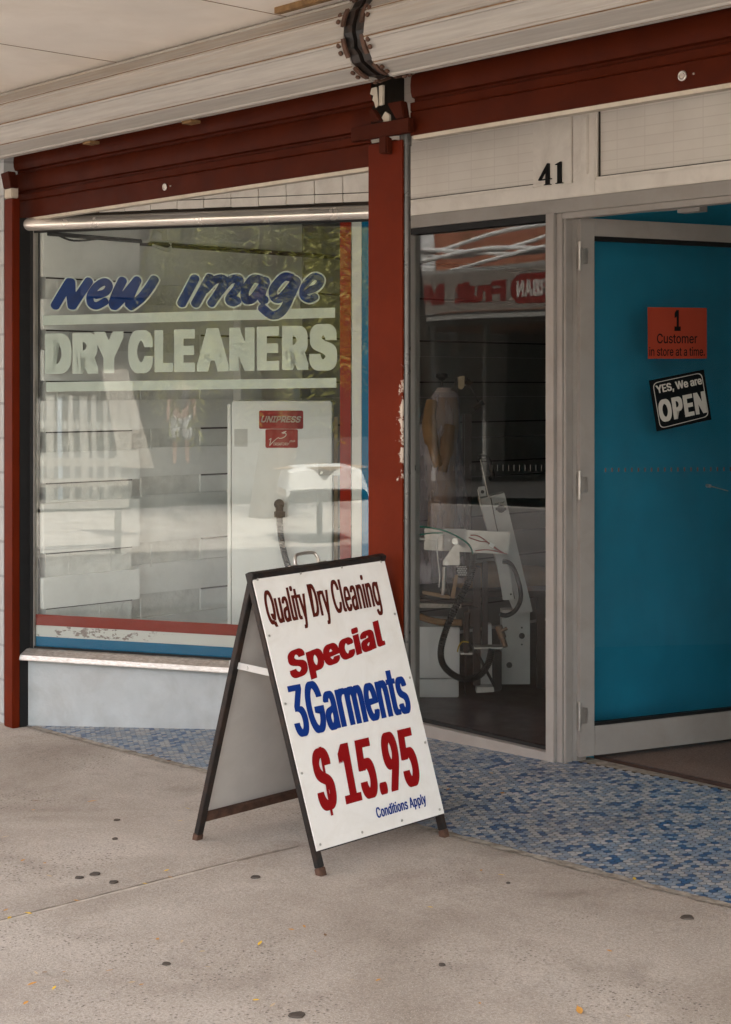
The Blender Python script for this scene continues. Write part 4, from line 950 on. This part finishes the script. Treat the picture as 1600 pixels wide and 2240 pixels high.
mb = MB(); cbox(mb, 1036, 1052, 1240, 1500, 7.30, 7.35); cbox(mb, 1056, 1068, 1230, 1418, 7.33, 7.37); cbox(mb, 1027, 1048, 1330, 1372, 7.27, 7.33); mb.build_each('column', m_brown, tp, bevel=.003)
mb = MB(); mb.tube([cp(1022, 1340, 7.24), cp(1020, 1428, 7.24)], .014, 12); mb.tube([cp(1019, 1425, 7.24), cp(1018, 1520, 7.24)], .004, 6); mb.build('foot_cylinder', m_brown, tp, smooth=True)
mb = MB(); cbox(mb, 1038, 1100, 1416, 1420, 7.22, 7.3); cbox(mb, 1008, 1034, 1428, 1432, 7.23, 7.28); mb.build_each('pedal_bar', m_steel, tp)
mb = MB(); mb.tube([cp(1091, 1370, 7.24), cp(1100, 1396, 7.22)], .018, 10); mb.tube([cp(1100, 1396, 7.22), cp(1106, 1415, 7.2)], .012, 10); mb.tube([cp(1110, 1374, 7.22), cp(1092, 1384, 7.22)], .008, 8); mb.build('steam_valve', paint('old_brass', (.2, .13, .08), .45, metal=.6, var=.25), tp, smooth=True)
pslab('foot_bracket', [(1060, 1366), (1076, 1366), (1078, 1505), (1046, 1506)], 7.36, .06, m_white, tp)
pslab('base_plate', [(1044, 1503), (1080, 1503), (1082, 1514), (1042, 1516)], 7.28, .08, m_steel, tp)
hose('black_cable', [(1029, 1408), (1046, 1432), (1066, 1470), (1082, 1500)], 7.25, .007, m_hose, tp, 0, 6)
mb = MB(); cbox(mb, 1079, 1098, 1425, 1512, 7.3, 7.36); mb.build('motor_box', m_hose, tp, bevel=.006)
pslab('work_bar', [(880, 1319), (1010, 1322), (1010, 1331), (880, 1329)], 7.3, .05, m_concretebar, tp)
mb = MB(); cbox(mb, 880, 1000, 1312, 1317, 7.32, 7.36); mb.tube([cp(1010, 1320, 7.28), cp(1036, 1320, 7.28)], .008, 8); mb.tube([cp(890, 1303, 7.27), cp(935, 1305, 7.27)], .006, 8); mb.build_each('table_rail', m_brown, tp)
pslab('timber_slat', [(925, 1293), (985, 1303), (984, 1311), (924, 1299)], 7.24, .03, m_wood, tp)
pslab('timber_slat', [(996, 1258), (1003, 1258), (995, 1310), (986, 1308)], 7.22, .02, m_wood, tp)
hose('ironing_pad', [(918, 1348), (940, 1356), (970, 1361), (1010, 1362)], 7.4, .016, m_tan_pad, tp, 0, 6)
mb = MB()
for k in range(6):
    for j in range(5):
        x, y = 1001 + 3.6 * k + (j % 2) * 1.8, 1240 + 4.4 * j
        mb.tube([cp(x, y, 7.262), cp(x, y, 7.258)], .0032, 6)
ml = pslab('perforated_guard', [(998, 1244), (1010, 1236), (1022, 1240), (1024, 1256), (1012, 1266), (1000, 1262)], 7.263, .03, m_hose, tp); mb.build('guard_mesh', m_white, ml)
bo = MB(); pts = spline([cp(1000, 1272, 7.75), cp(1080, 1262, 7.8), cp(1200, 1274, 7.9), cp(1290, 1280, 7.95)], 8); bo.tube(pts, [.075 + .004 * math.sin(i * 1.9) for i in range(len(pts))], 14)
tag(bo.build('bolster', m_tan_pad, smooth=True), 'tan padded bolster lying behind the trouser press', 'bolster')
tb2 = thing('work_table', 'dark work table behind the trouser press', 'table', V((*cp(1170, 840, 7.9).xy, FZ - .02)))
mb = MB(); cbox(mb, 985, 1330, 1292, 1306, 7.62, 8.2); mb.build('table_top', m_brown, tb2)
for x in (1175, 1310):
    for Y in (7.68, 8.1): mb = MB(); cbox(mb, x, x + 18, 1306, 1540, Y, Y + .04); mb.build('leg', m_brown, tb2)
# ---- form finisher with padded torso and film
dfm = thing('dress_form', 'tan padded garment form under clear film behind the fixed glass', 'dress form', V((*cp(966, 840, 7.6).xy, FZ - .02)))
YF = 7.62
def ringmesh(rows_, Y, seg=28, fold=0):
    mb = MB(); P = []
    for y, x, rx, ry in rows_:
        c = cp(x, y, Y); k = Y / F
        for j in range(seg):
            a = 2 * math.pi * j / seg; fo = 1 + fold * math.sin(a * 7 + y * .02) * min(1, max(0, (y - 900) / 150))
            P.append(c + cf(rx * k * math.cos(a) * fo, ry * k * math.sin(a) * fo, 0))
    n_ = len(rows_)
    mb.add(P, [(i * seg + j, i * seg + (j + 1) % seg, (i + 1) * seg + (j + 1) % seg, (i + 1) * seg + j) for i in range(n_ - 1) for j in range(seg)] + [list(range(seg)), list(range((n_ - 1) * seg, n_ * seg))])
    return mb
ringmesh([(853, 975, 16, 12), (862, 975, 22, 16), (880, 973, 30, 22), (905, 970, 34, 26), (935, 968, 36, 28), (975, 967, 32, 26), (1030, 967, 29, 24), (1100, 968, 31, 26), (1180, 968, 34, 30)], YF).build('torso', m_tan_pad, dfm, smooth=True)
ringmesh([(848, 975, 18, 14), (858, 975, 24, 18), (866, 976, 27, 20), (869, 976, 27, 20)], YF).build('neck_cap', paint('pink_white_cotton', (.42, .35, .33), .85, var=.08), dfm, smooth=True)
mb = MB(); mb.tube(spline([cp(946, 878, YF - .04), cp(940, 910, YF - .06), cp(941, 945, YF - .08), cp(950, 985, YF - .1), cp(960, 1020, YF - .1)], 6), [.03] * 8 + [.036] * 8 + [.026] * 9, 12); mb.build('padded_arm', m_tan_pad, dfm, smooth=True)
mb = MB(); mb.tube(spline([cp(985, 930, YF - .09), cp(980, 960, YF - .1), cp(975, 1000, YF - .1), cp(968, 1030, YF - .09)], 6), [.028] * 6 + [.034] * 6 + [.024] * 7, 12); mb.build('padded_arm', paint('dark_tan_padding', (.17, .09, .035), .6, var=.2), dfm, smooth=True)
mb = ringmesh([(858, 975, 26, 20), (872, 972, 34, 27), (905, 965, 42, 34), (950, 956, 52, 40), (1020, 945, 66, 48), (1100, 940, 82, 54), (1190, 938, 95, 58), (1270, 938, 100, 60)], YF, 56, .07); mb.f = mb.f[:-2]; mb.m = mb.m[:-2]; mb.build('garment_film', m_veil, dfm, smooth=True)
mb = MB(); mb.tube([cp(967, 850, YF), cp(967, 832, YF)], .006, 8); mb.tube([cp(967, 832, YF), cp(967, 828, YF), cp(967, 826, YF), cp(967, 818, YF), cp(967, 816, YF)], [.012, .018, .03, .028, .018], 14); mb.build('black_knob', m_hose, dfm, smooth=True)
pslab('clamp', [(1002, 824), (1017, 822), (1017, 845), (1011, 852), (1003, 850)], YF - .06, .03, paint('brass_plate', (.22, .17, .11), .4, metal=.7, var=.15), dfm)
pslab('clamp_grip', [(997, 826), (1001, 824), (1001, 856), (1001, 860), (986, 853), (988, 850), (994, 847)], YF - .055, .03, m_hose, dfm)
mb = MB(); mb.tube([cp(1022, 828, YF - .05), cp(1048, 882, YF - .05)], .002, 6); mb.tube([cp(1038, 896, YF - .05), cp(1058, 880, YF - .05)], [.009, .015], 10); mb.tube([cp(1018, 842, YF - .04), cp(1030, 834, YF - .04)], .014, 10); mb.build('tail_clamp', m_hose, dfm, smooth=True)
mb = MB(); cbox(mb, 1012, 1016, 905, 1240, YF + .03, YF + .05); cbox(mb, 1017, 1032, 905, 1240, YF + .07, YF + .08); mb.build_each('mast', m_brown, dfm)

# ---- electrical box and cable on the boarded wall
jb = thing('junction_box', 'small grey junction box with looped conduit high on the boarded wall', 'junction box', V((-6.53, 4.75, 2.2)))
bx = hit(368, 507, V((-6.52, 0, 0)), V((1, 0, 0))); mb = MB(); mb.box(B, (-6.534, -6.48), (bx.y - .03, bx.y + .05), (bx.z - .045, bx.z + .04)); mb.build('box', m_wallboard, jb, bevel=.004)
mb = MB(); y0 = bx.y; mb.tube(spline([V((-6.52, y0 - .03, bx.z)), V((-6.515, y0 - .09, bx.z + .01)), V((-6.52, y0 - .12, bx.z - .05)), V((-6.52, y0 - .16, 2.196))], 6), .012, 8); mb.tube(spline([V((-6.52, y0 + .01, bx.z - .05)), V((-6.52, y0, bx.z - .09)), V((-6.52, y0 - .1, 2.19))], 6), .010, 8); mb.build_each('conduit', m_wallboard, jb, smooth=True)
mb = MB(); mb.tube([V((-6.392, 3.82, 2.19)), V((-6.392, 4.33, 2.186))], .010, 8); mb.tube([V((-6.522, 4.34, 2.19)), V((-6.522, 8.9, 2.19))], .012, 8); mb.tube(spline([V((-6.388, 3.86, 2.19)), V((-6.38, 3.95, 2.165)), V((-6.386, 4.1, 2.185))], 5), .005, 6)
tag(mb.build('wall_cable', m_hose, smooth=True), 'black cable running level along the boarded wall', 'cable')
mb = MB(); c0 = hit(537, 780, V((-6.52, 0, 0)), V((1, 0, 0))); mb.box(B, (-6.534, -6.47), (c0.y - .07, c0.y + .07), (.05, 2.0)); tag(mb.build('wall_post', m_wallboard, bevel=.003), 'grey upright against the boarded wall behind the cabinet', 'upright')

# ================================================================== LEAVES AND GUM ON THE GROUND
leafpos = [(201, 1757, 1, 13), (34, 1662, 2, 11), (78, 1756, 2, 14), (395, 1800, 0, 9), (411, 1773, 0, 8), (50, 1887, 1, 12), (98, 1893, 1, 8), (108, 1921, 3, 9), (167, 1975, 1, 8), (365, 1909, 0, 8), (317, 1938, 0, 7), (373, 1924, 1, 8), (21, 2013, 0, 12), (63, 2003, 0, 11), (13, 1996, 1, 9), (345, 2060, 1, 13), (398, 2065, 3, 11), (443, 2087, 0, 9), (569, 2069, 0, 14), (240, 2129, 1, 12), (98, 2133, 2, 13), (141, 2132, 1, 11), (79, 2134, 3, 9), (71, 2158, 1, 15), (146, 2152, 3, 12), (119, 2167, 0, 9), (289, 2155, 3, 11), (310, 2160, 1, 8), (57, 2200, 1, 10), (560, 2194, 0, 13), (597, 2205, 3, 12), (638, 2039, 1, 9), (666, 2032, 1, 8), (712, 2051, 2, 9), (1097, 1919, 0, 10), (1053, 1909, 1, 9), (1334, 2086, 1, 9), (1268, 2217, 1, 20), (1050, 2201, 1, 11), (1375, 2230, 3, 12), (942, 1990, 0, 8), (828, 2150, 1, 10), (770, 2150, 3, 8), (334, 1656, 2, 9), (370, 1668, 2, 9), (455, 2121, 3, 9), (690, 2087, 1, 8), (12, 1835, 3, 12), (73, 1776, 1, 8)]
tilepos = [(1099, 1738, 1, 8), (1388, 1926, 0, 12), (981, 1730, 1, 8), (1075, 1694, 3, 10)]
kinds = ['yellow', 'orange brown', 'dark brown', 'pale tan']
mesh_leaf = {}
rl = random.Random(12)
def leaf_mesh(k):
    if k in mesh_leaf: return mesh_leaf[k]
    pts = [(-.5, 0), (-.25, .2), (.05, .26), (.32, .15), (.5, 0), (.3, -.17), (0, -.25), (-.3, -.16)]
    me = bpy.data.meshes.new('fallen_leaf'); vs_ = [(x, y, .10 * y * y * 4 + .05 * x * x) for x, y in pts] + [(0, 0, .0), (-.72, .03, .02)]
    me.from_pydata(vs_, [], [(i, (i + 1) % 8, 8) for i in range(8)] + [(0, 9, 7)]); me.materials.append(m_leafs[k]); mesh_leaf[k] = me; return me
for lst, on_ in ((leafpos, 'concrete footpath'), (tilepos, 'blue mosaic')):
    for x, y, k, sz in lst:
        o = bpy.data.objects.new('fallen_leaf', leaf_mesh(k)); S.collection.objects.link(o); p = gp(x, y)
        if on_ == 'blue mosaic': p = hit(x, y, V((p.x, p.y + .3, tz(p.x, p.y + .3))), V((-.0275, -.055, 1)).normalized())
        o.location = p + V((0, 0, .0075 if on_ == 'concrete footpath' else .006)); o.rotation_euler = (rl.uniform(-.25, .25), rl.uniform(-.25, .25), rl.uniform(0, 6.28))
        q = sz * (p - EYE).length / F * 1.5; o.scale = (q, q * rl.uniform(.6, .95), q)
        tag(o, '%s fallen leaf lying on the %s' % (kinds[k], on_), 'leaf', '%s leaves on the %s' % (kinds[k], on_))
for x, y, rx in ((208, 1913, 10), (174, 1921, 8), (249, 1931, 9), (559, 1920, 9), (364, 2110, 8), (256, 1795, 6), (1503, 2008, 12), (650, 2222, 15), (967, 2112, 7), (252, 1836, 6), (1112, 1933, 4)):
    p = gp(x, y); r = rx * (p - EYE).length / F; mb = MB(); k = 14
    top = [V((p.x + r * (1 + .15 * math.sin(3 * a + x)) * math.cos(a), p.y + r * (1 + .12 * math.cos(2 * a + y)) * math.sin(a), 0)) for a in [2 * math.pi * i / k for i in range(k)]]
    for q in top: q.z = G(q.x) + .0042
    low = [V((p.x + (q.x - p.x) * 1.12, p.y + (q.y - p.y) * 1.12, G(q.x) + .001)) for q in top]
    mb.add(top + low, [list(range(k))] + [(i, (i + 1) % k, k + (i + 1) % k, k + i) for i in range(k)])
    tag(mb.build('gum_spot', m_gum), 'flat dark chewing gum spot trodden into the concrete footpath', 'gum spot', 'chewing gum spots on the footpath')

# ================================================================== ACROSS THE STREET (seen in the glass)
def mirror_fixed(px, py, Y):
    p = EYE + ray(px, py) * Y; p.y = 2 * (VD + .04) - p.y; return p
def mirror_win(px, py, Y):
    p = EYE + ray(px, py) * Y; return p - WN * (2 * (p - WO).dot(WN))
mb = MB(); mb.add([V((u, v, G(u) + .02)) for v in (-60, -10.2) for u in (-60, 60)], [(0, 1, 3, 2)]); structure(mb.build('far_pavement', paint('shade_dark_paving', (.07, .065, .06), .9, var=.15, vs=2, bump=.002)))  # shade of the far side is put into this dark surface colour
# fruit market
fm = thing('fruit_market', 'orange brick shop across the street with a red lettered awning sign', 'shop', (-16, -15, -.4))
mb = MB(); mb.box(B, (-24.2, -11), (-22, -14.6), (2.6, 9)); mb.build('brick_wall', m_brick, fm)
mb = MB(); mb.box(B, (-27, -11), (-21, -17), (-1, 2.6)); mb.box(B, (-27, -11), (-17, -16.9), (-1, 2.6)); mb.build('shop_interior', m_darkshop, fm)
mb = MB(); mb.box(B, (-30, -11), (-14.9, -12.25), (2.72, 2.85)); mb.box(B, (-30, -11), (-12.4, -12.3), (3.62, 3.72)); mb.build('market_awning', m_awn, fm)
mb = MB(); mb.box(B, (-30, -11), (-12.26, -12.20), (2.86, 3.62)); fa = mb.build('sign_fascia', paint('cream_fascia', (.2, .17, .145), .6, var=.06), fm)
SG = lambda a, b, d: V((-a, -12.195 + d, b))
def sgx(px): return -hit(px, 640, V((0, 2 * (VD + .04) + 12.2, 0)), V((0, 1, 0))).x
zt_ = lambda px, y: CH + (HY - y) / F * (29.6 + (1044 - px) * .016)
mb = MB(); text_on(mb, 'Fruit', .055, SG, V((sgx(1104), 3.02, 0)), V((sgx(998), 3.02, 0)), V((0, .40, 0)), 0); text_on(mb, 'Market', .055, SG, V((sgx(974), 3.02, 0)), V((sgx(800), 3.02, 0)), V((0, .40, 0)), 0); mb.build('sign_lettering', m_signred, fa)
mb = MB(); x0, x1 = sgx(1235), sgx(1114); mb.poly([SG(a, b, 0) for a, b in rrect(x0, 2.96, x1, 3.5, .26)]); pill = mb.build('sign_badge', m_signred, fa)
mb = MB(); text_on(mb, 'URBAN', .03, SG, V((x0 + .15, 3.08, 0)), V((x1 - .16, 3.08, 0)), V((0, .3, 0)), .006); mb.build('badge_lettering', paint('sign_pale', (.5, .46, .42), .5), fa)
for k in range(9):
    mb = MB(); u = -25.5 + 1.7 * k; mb.box(B, (u - .05, u + .05), (-14.0, -13.9), (-.6, 2.7)); mb.build('shop_mullion', m_awn, fm)
mb = MB(); mb.box(B, (-36, -24.3), (-24, -14.7), (-1, 10)); wb = mb.build('white_building', m_render); tag(wb, 'plain white rendered building beside the orange brick shop', 'building')
rc = random.Random(5)
for k in range(5):
    pts = [V((u, -12.55 - .08 * k + .05 * math.sin(u + k), 3.85 + .12 * k + .16 * math.sin(u * .9 + k * 1.7) + .02 * (u + 20))) for u in [-26 + .6 * i for i in range(16)]]
    mb = MB(); mb.tube(spline(pts, 3), .045, 8); tag(mb.build('white_conduit', m_conduit, smooth=True), 'white conduit snaking over the fruit market awning', 'conduit', 'white conduits over the market awning')
# building behind the square, wall colour darkened to keep its reflection low
ob = thing('square_building', 'two storey building across the square, darkened to dim its reflection', 'building', (-6, -30, 0))
mb = MB(); mb.box(B, (-22, 16), (-34, -28), (-1, 9)); mb.build('wall', paint('dimmed_wall_render', (.022, .02, .018), .8, var=.15), ob)
for k in range(5):
    mb = MB(); mb.box(B, (-14 + 4 * k, -12.2 + 4 * k), (-28.0, -27.95), (3.6, 5.4)); wf = mb.build('window', m_darkshop, ob); mb = MB(); mb.box(B, (-13.9 + 4 * k, -12.3 + 4 * k), (-27.949, -27.94), (3.7, 5.3)); mb.build('pane', m_darkshop, wf)
fq = mirror_win(150, 960, 21.5); fe = thing('picket_fence', 'pale picket fence across the street', 'fence', V((fq.x, fq.y, G(fq.x))))
for k in range(9):
    a = fq.x - .75 + .15 * k; mb = MB(); mb.box(B, (a, a + (.06 if k % 3 else .1)), (fq.y - .02, fq.y + .01), (G(a), 1.32 + .02 * (k % 2))); mb.build('picket', [m_awn, m_awn, paint('blue_grey_board', (.3, .36, .42), .7)][(k * 2) % 3 if k in (4, 5) else 0], fe)
mb = MB(); mb.box(B, (fq.x - .8, fq.x + .62), (fq.y - .06, fq.y - .021), (.9, 1.0)); mb.build('rail', m_awn, fe)
# tree with drooping fronds
tc = mirror_win(585, 640, 19.5)
tree = thing('pepper_tree', 'yellow green tree with drooping fronds across the street', 'tree', V((tc.x, tc.y, G(tc.x))))
mb = MB(); mb.tube(spline([V((tc.x, tc.y, -.2)), V((tc.x + .15, tc.y, 1.2)), V((tc.x - .1, tc.y - .1, 2.6)), V((tc.x + .2, tc.y, 4.6))], 5), [.26 - .011 * i for i in range(16)], 10)
for k in range(9):
    a = k * .7; e = V((tc.x + 2.0 * math.cos(a), tc.y + 1.6 * math.sin(a), 4.8 + .5 * math.sin(k * 2))); mb.tube(spline([V((tc.x, tc.y, 2.4 + .15 * k)), V((tc.x + .9 * math.cos(a), tc.y + .7 * math.sin(a), 4.0)), e], 5), [.11 - .008 * i for i in range(11)], 7)
mb.build('trunk', m_bark, tree, smooth=True)
rt = random.Random(9); vs_ = []; fs_ = []
def leafq(p, d, ln, wd_):
    s_ = d.cross(V((rt.uniform(-1, 1), rt.uniform(-1, 1), rt.uniform(-1, 1)))).normalized() * wd_; o = len(vs_)
    vs_.extend([p, p + d * ln * .5 + s_, p + d * ln, p + d * ln * .5 - s_]); fs_.append((o, o + 1, o + 2, o + 3))
for k in range(300):           # hanging fronds with paired leaflets
    a = rt.uniform(0, 6.283); r = 1.3 * math.sqrt(rt.random()); top = 2.1 + 3.4 * rt.random() * (1 - .3 * r / 1.3)
    p = V((tc.x + r * 1.05 * math.cos(a), tc.y + r * .9 * math.sin(a), top)); ln = rt.uniform(.6, 1.5) * (1.1 if r > .8 else .8)
    out = V((math.cos(a), math.sin(a), 0)) * rt.uniform(.1, .35); n_ = int(ln / .055)
    for i in range(n_):
        t_ = i / n_; q = p + out * ln * t_ + V((0, 0, -ln * t_ * t_ * .6 - ln * t_ * .4)); 
        for sg_ in (-1, 1):
            dd = V((sg_ * math.sin(a) + rt.uniform(-.4, .4), -sg_ * math.cos(a) + rt.uniform(-.4, .4), -.6 + rt.uniform(-.3, .3))).normalized(); leafq(q, dd, rt.uniform(.1, .17), .018)
mb = MB(); mb.add(vs_, fs_); mb.build('crown', m_foliage, tree, recalc=False)
# small branch of another street tree, seen dark at the top of the fixed window
t2 = mirror_fixed(1010, 470, 16); t2v = thing('street_tree', 'thin street tree with feathery leaves on the near kerb', 'tree', V((t2.x - .6, t2.y, G(t2.x))))
mb = MB(); b0_ = V((t2.x - .6, t2.y, G(t2.x) - .2)); mb.tube(spline([b0_, b0_ + V((.05, 0, 1.8)), b0_ + V((-.05, .05, 3.6)), V((t2.x - .4, t2.y, 5.0))], 5), [.1 - .004 * i for i in range(16)], 8); mb.build('trunk', m_bark, t2v, smooth=True)
vs_, fs_ = [], []
for k in range(120):
    a = rt.uniform(0, 6.28); r = 1.3 * math.sqrt(rt.random()); p = V((t2.x - .3 + r * math.cos(a), t2.y + r * math.sin(a), rt.uniform(3.35, 5.2))); d_ = V((math.cos(a), math.sin(a), rt.uniform(-.7, .1))).normalized(); ln = rt.uniform(.35, .6)
    for i in range(12):
        q = p + d_ * ln * i / 12 + V((0, 0, -.12 * (i / 12) ** 2))
        for sg_ in (-1, 1): leafq(q, (d_ * .4 + V((-d_.y, d_.x, -.2)) * sg_).normalized(), .10 * (1 - .04 * i), .012)
mb = MB(); mb.add(vs_, fs_); mb.build('crown', m_foliage, t2v, recalc=False)
# cafe table with white cloth
tp_ = mirror_win(700, 1040, 16.5); tcl = V((tp_.x, tp_.y, G(tp_.x) - .1))
ct = thing('cafe_table', 'small square cafe table standing in the sunlit street', 'table', tcl)
mb = MB(); mb.tube([tcl, tcl + V((0, 0, .72))], .03, 10); mb.build('stem', m_black, ct); mb = MB(); mb.tube([tcl, tcl + V((0, 0, .03))], .22, 20); mb.build('foot', m_black, ct)
mb = MB(); mb.box(lambda a, b, c: tcl + V((a * .707 - b * .707, a * .707 + b * .707, c)), (-.34, .34), (-.34, .34), (.72, .74)); mb.build('table_top', m_wood, ct)
mb = MB(); N = 13; P = []
for i in range(N):
    for j in range(N):
        a, b = (i / (N - 1) - .5) * 1.15, (j / (N - 1) - .5) * 1.15; ca_, cb_ = max(-.35, min(.35, a)), max(-.35, min(.35, b)); drop = math.hypot(a - ca_, b - cb_) * .93
        out = .06 * drop; P.append(tcl + V((ca_ + (a - ca_) * .25 + out, cb_ + (b - cb_) * .25, .7425 - drop)))
mb.add(P, [(i * N + j, i * N + j + 1, (i + 1) * N + j + 1, (i + 1) * N + j) for i in range(N - 1) for j in range(N - 1)])
tag(mb.build('tablecloth', m_shorts, smooth=True), 'white cloth draped over the cafe table across the street', 'tablecloth')
# white leaning board
q = mirror_win(272, 915, 17); mb = MB(); mb.prism(lambda a, b, c: q + V((a, c, b)), [(-.25, .52), (.02, .52), (.30, -.52), (-.06, -.52)], 0, .05); lb = mb.build('leaning_board', m_kerb); tag(lb, 'white board leaning beside the bench across the street', 'board')
wbn = mirror_win(120, 1180, 15.5); bn = thing('slatted_bench', 'pale slatted bench across the street', 'bench', V((wbn.x, wbn.y, G(wbn.x) - .1)))
for z, dy in ((.42, 0), (.62, -.2), (.82, -.25)):
    mb = MB(); mb.box(B, (wbn.x - .7, wbn.x + .7), (wbn.y + dy - .05, wbn.y + dy + .05), (z - .13, z - .05)); mb.build('slat', m_kerb, bn)
for a in (-.6, .6): mb = MB(); mb.box(B, (wbn.x + a - .03, wbn.x + a + .03), (wbn.y - .27, wbn.y - .21), (-.2, .8)); mb.build('leg', m_awn, bn); mb = MB(); mb.box(B, (wbn.x + a - .03, wbn.x + a + .03), (wbn.y - .03, wbn.y + .03), (-.2, .285)); mb.build('leg', m_awn, bn)
# person across the square
pc = mirror_win(395, 960, 30); pc.z = G(pc.x) + .02
def skinned(name, verts, edges, radii, mat, parent, root=0):
    me = bpy.data.meshes.new(name); me.from_pydata([pc + V(v) for v in verts], edges, []); o = bpy.data.objects.new(name, me); S.collection.objects.link(o)
    o.modifiers.new('skin', 'SKIN'); 
    for i, r in enumerate(radii): me.skin_vertices[0].data[i].radius = r if isinstance(r, tuple) else (r, r)
    me.skin_vertices[0].data[root].use_root = True
    sm = o.modifiers.new('sub', 'SUBSURF'); sm.levels = 2; sm.render_levels = 2
    dg_ = bpy.context.evaluated_depsgraph_get(); m2 = bpy.data.meshes.new_from_object(o.evaluated_get(dg_)); bpy.data.objects.remove(o)
    mb = MB(); mb.add([v.co.copy() for v in m2.vertices], [list(p.vertices) for p in m2.polygons]); return mb.build(name, mat, parent, smooth=True, recalc=False)
pe = thing('person', 'person in white shorts and dark top standing across the square', 'person', pc)
bv = [(0, 0, .92), (0, 0, 1.12), (0, 0, 1.36), (0, 0, 1.48), (0, .01, 1.60), (0, .01, 1.68), (-.17, 0, 1.38), (-.25, 0, 1.12), (-.26, .05, .88), (-.27, .07, .80), (.17, 0, 1.38), (.25, 0, 1.12), (.27, .05, .88), (.27, .07, .80), (-.10, 0, .86), (-.11, .01, .48), (-.12, -.02, .08), (-.13, .12, .03), (.10, 0, .86), (.12, .01, .48), (.14, -.02, .08), (.15, .12, .03)]
be = [(0, 1), (1, 2), (2, 3), (3, 4), (4, 5), (2, 6), (6, 7), (7, 8), (8, 9), (2, 10), (10, 11), (11, 12), (12, 13), (0, 14), (14, 15), (15, 16), (16, 17), (0, 18), (18, 19), (19, 20), (20, 21)]
br = [.14, .13, .15, .055, .09, .08, .06, .045, .035, .03, .06, .045, .035, .03, .09, .06, .042, .035, .09, .06, .042, .035]
skinned('body', bv, be, br, m_skin, pe)
skinned('shorts', [(0, 0, .97), (-.11, 0, .85), (-.125, .005, .44), (.11, 0, .85), (.135, .005, .44)], [(0, 1), (1, 2), (0, 3), (3, 4)], [.15, .12, .115, .12, .115], paint('grey_white_cotton', (.36, .36, .34), .8, var=.05, bump=0), pe)
skinned('shirt', [(0, 0, .98), (0, 0, 1.15), (0, 0, 1.38), (-.18, 0, 1.37), (-.235, 0, 1.2), (.18, 0, 1.37), (.235, 0, 1.2)], [(0, 1), (1, 2), (2, 3), (3, 4), (2, 5), (5, 6)], [.155, .15, .165, .075, .062, .075, .062], m_shirt, pe)
skinned('hair', [(0, -.02, 1.62), (0, -.02, 1.70)], [(0, 1)], [.10, .095], m_hair, pe)
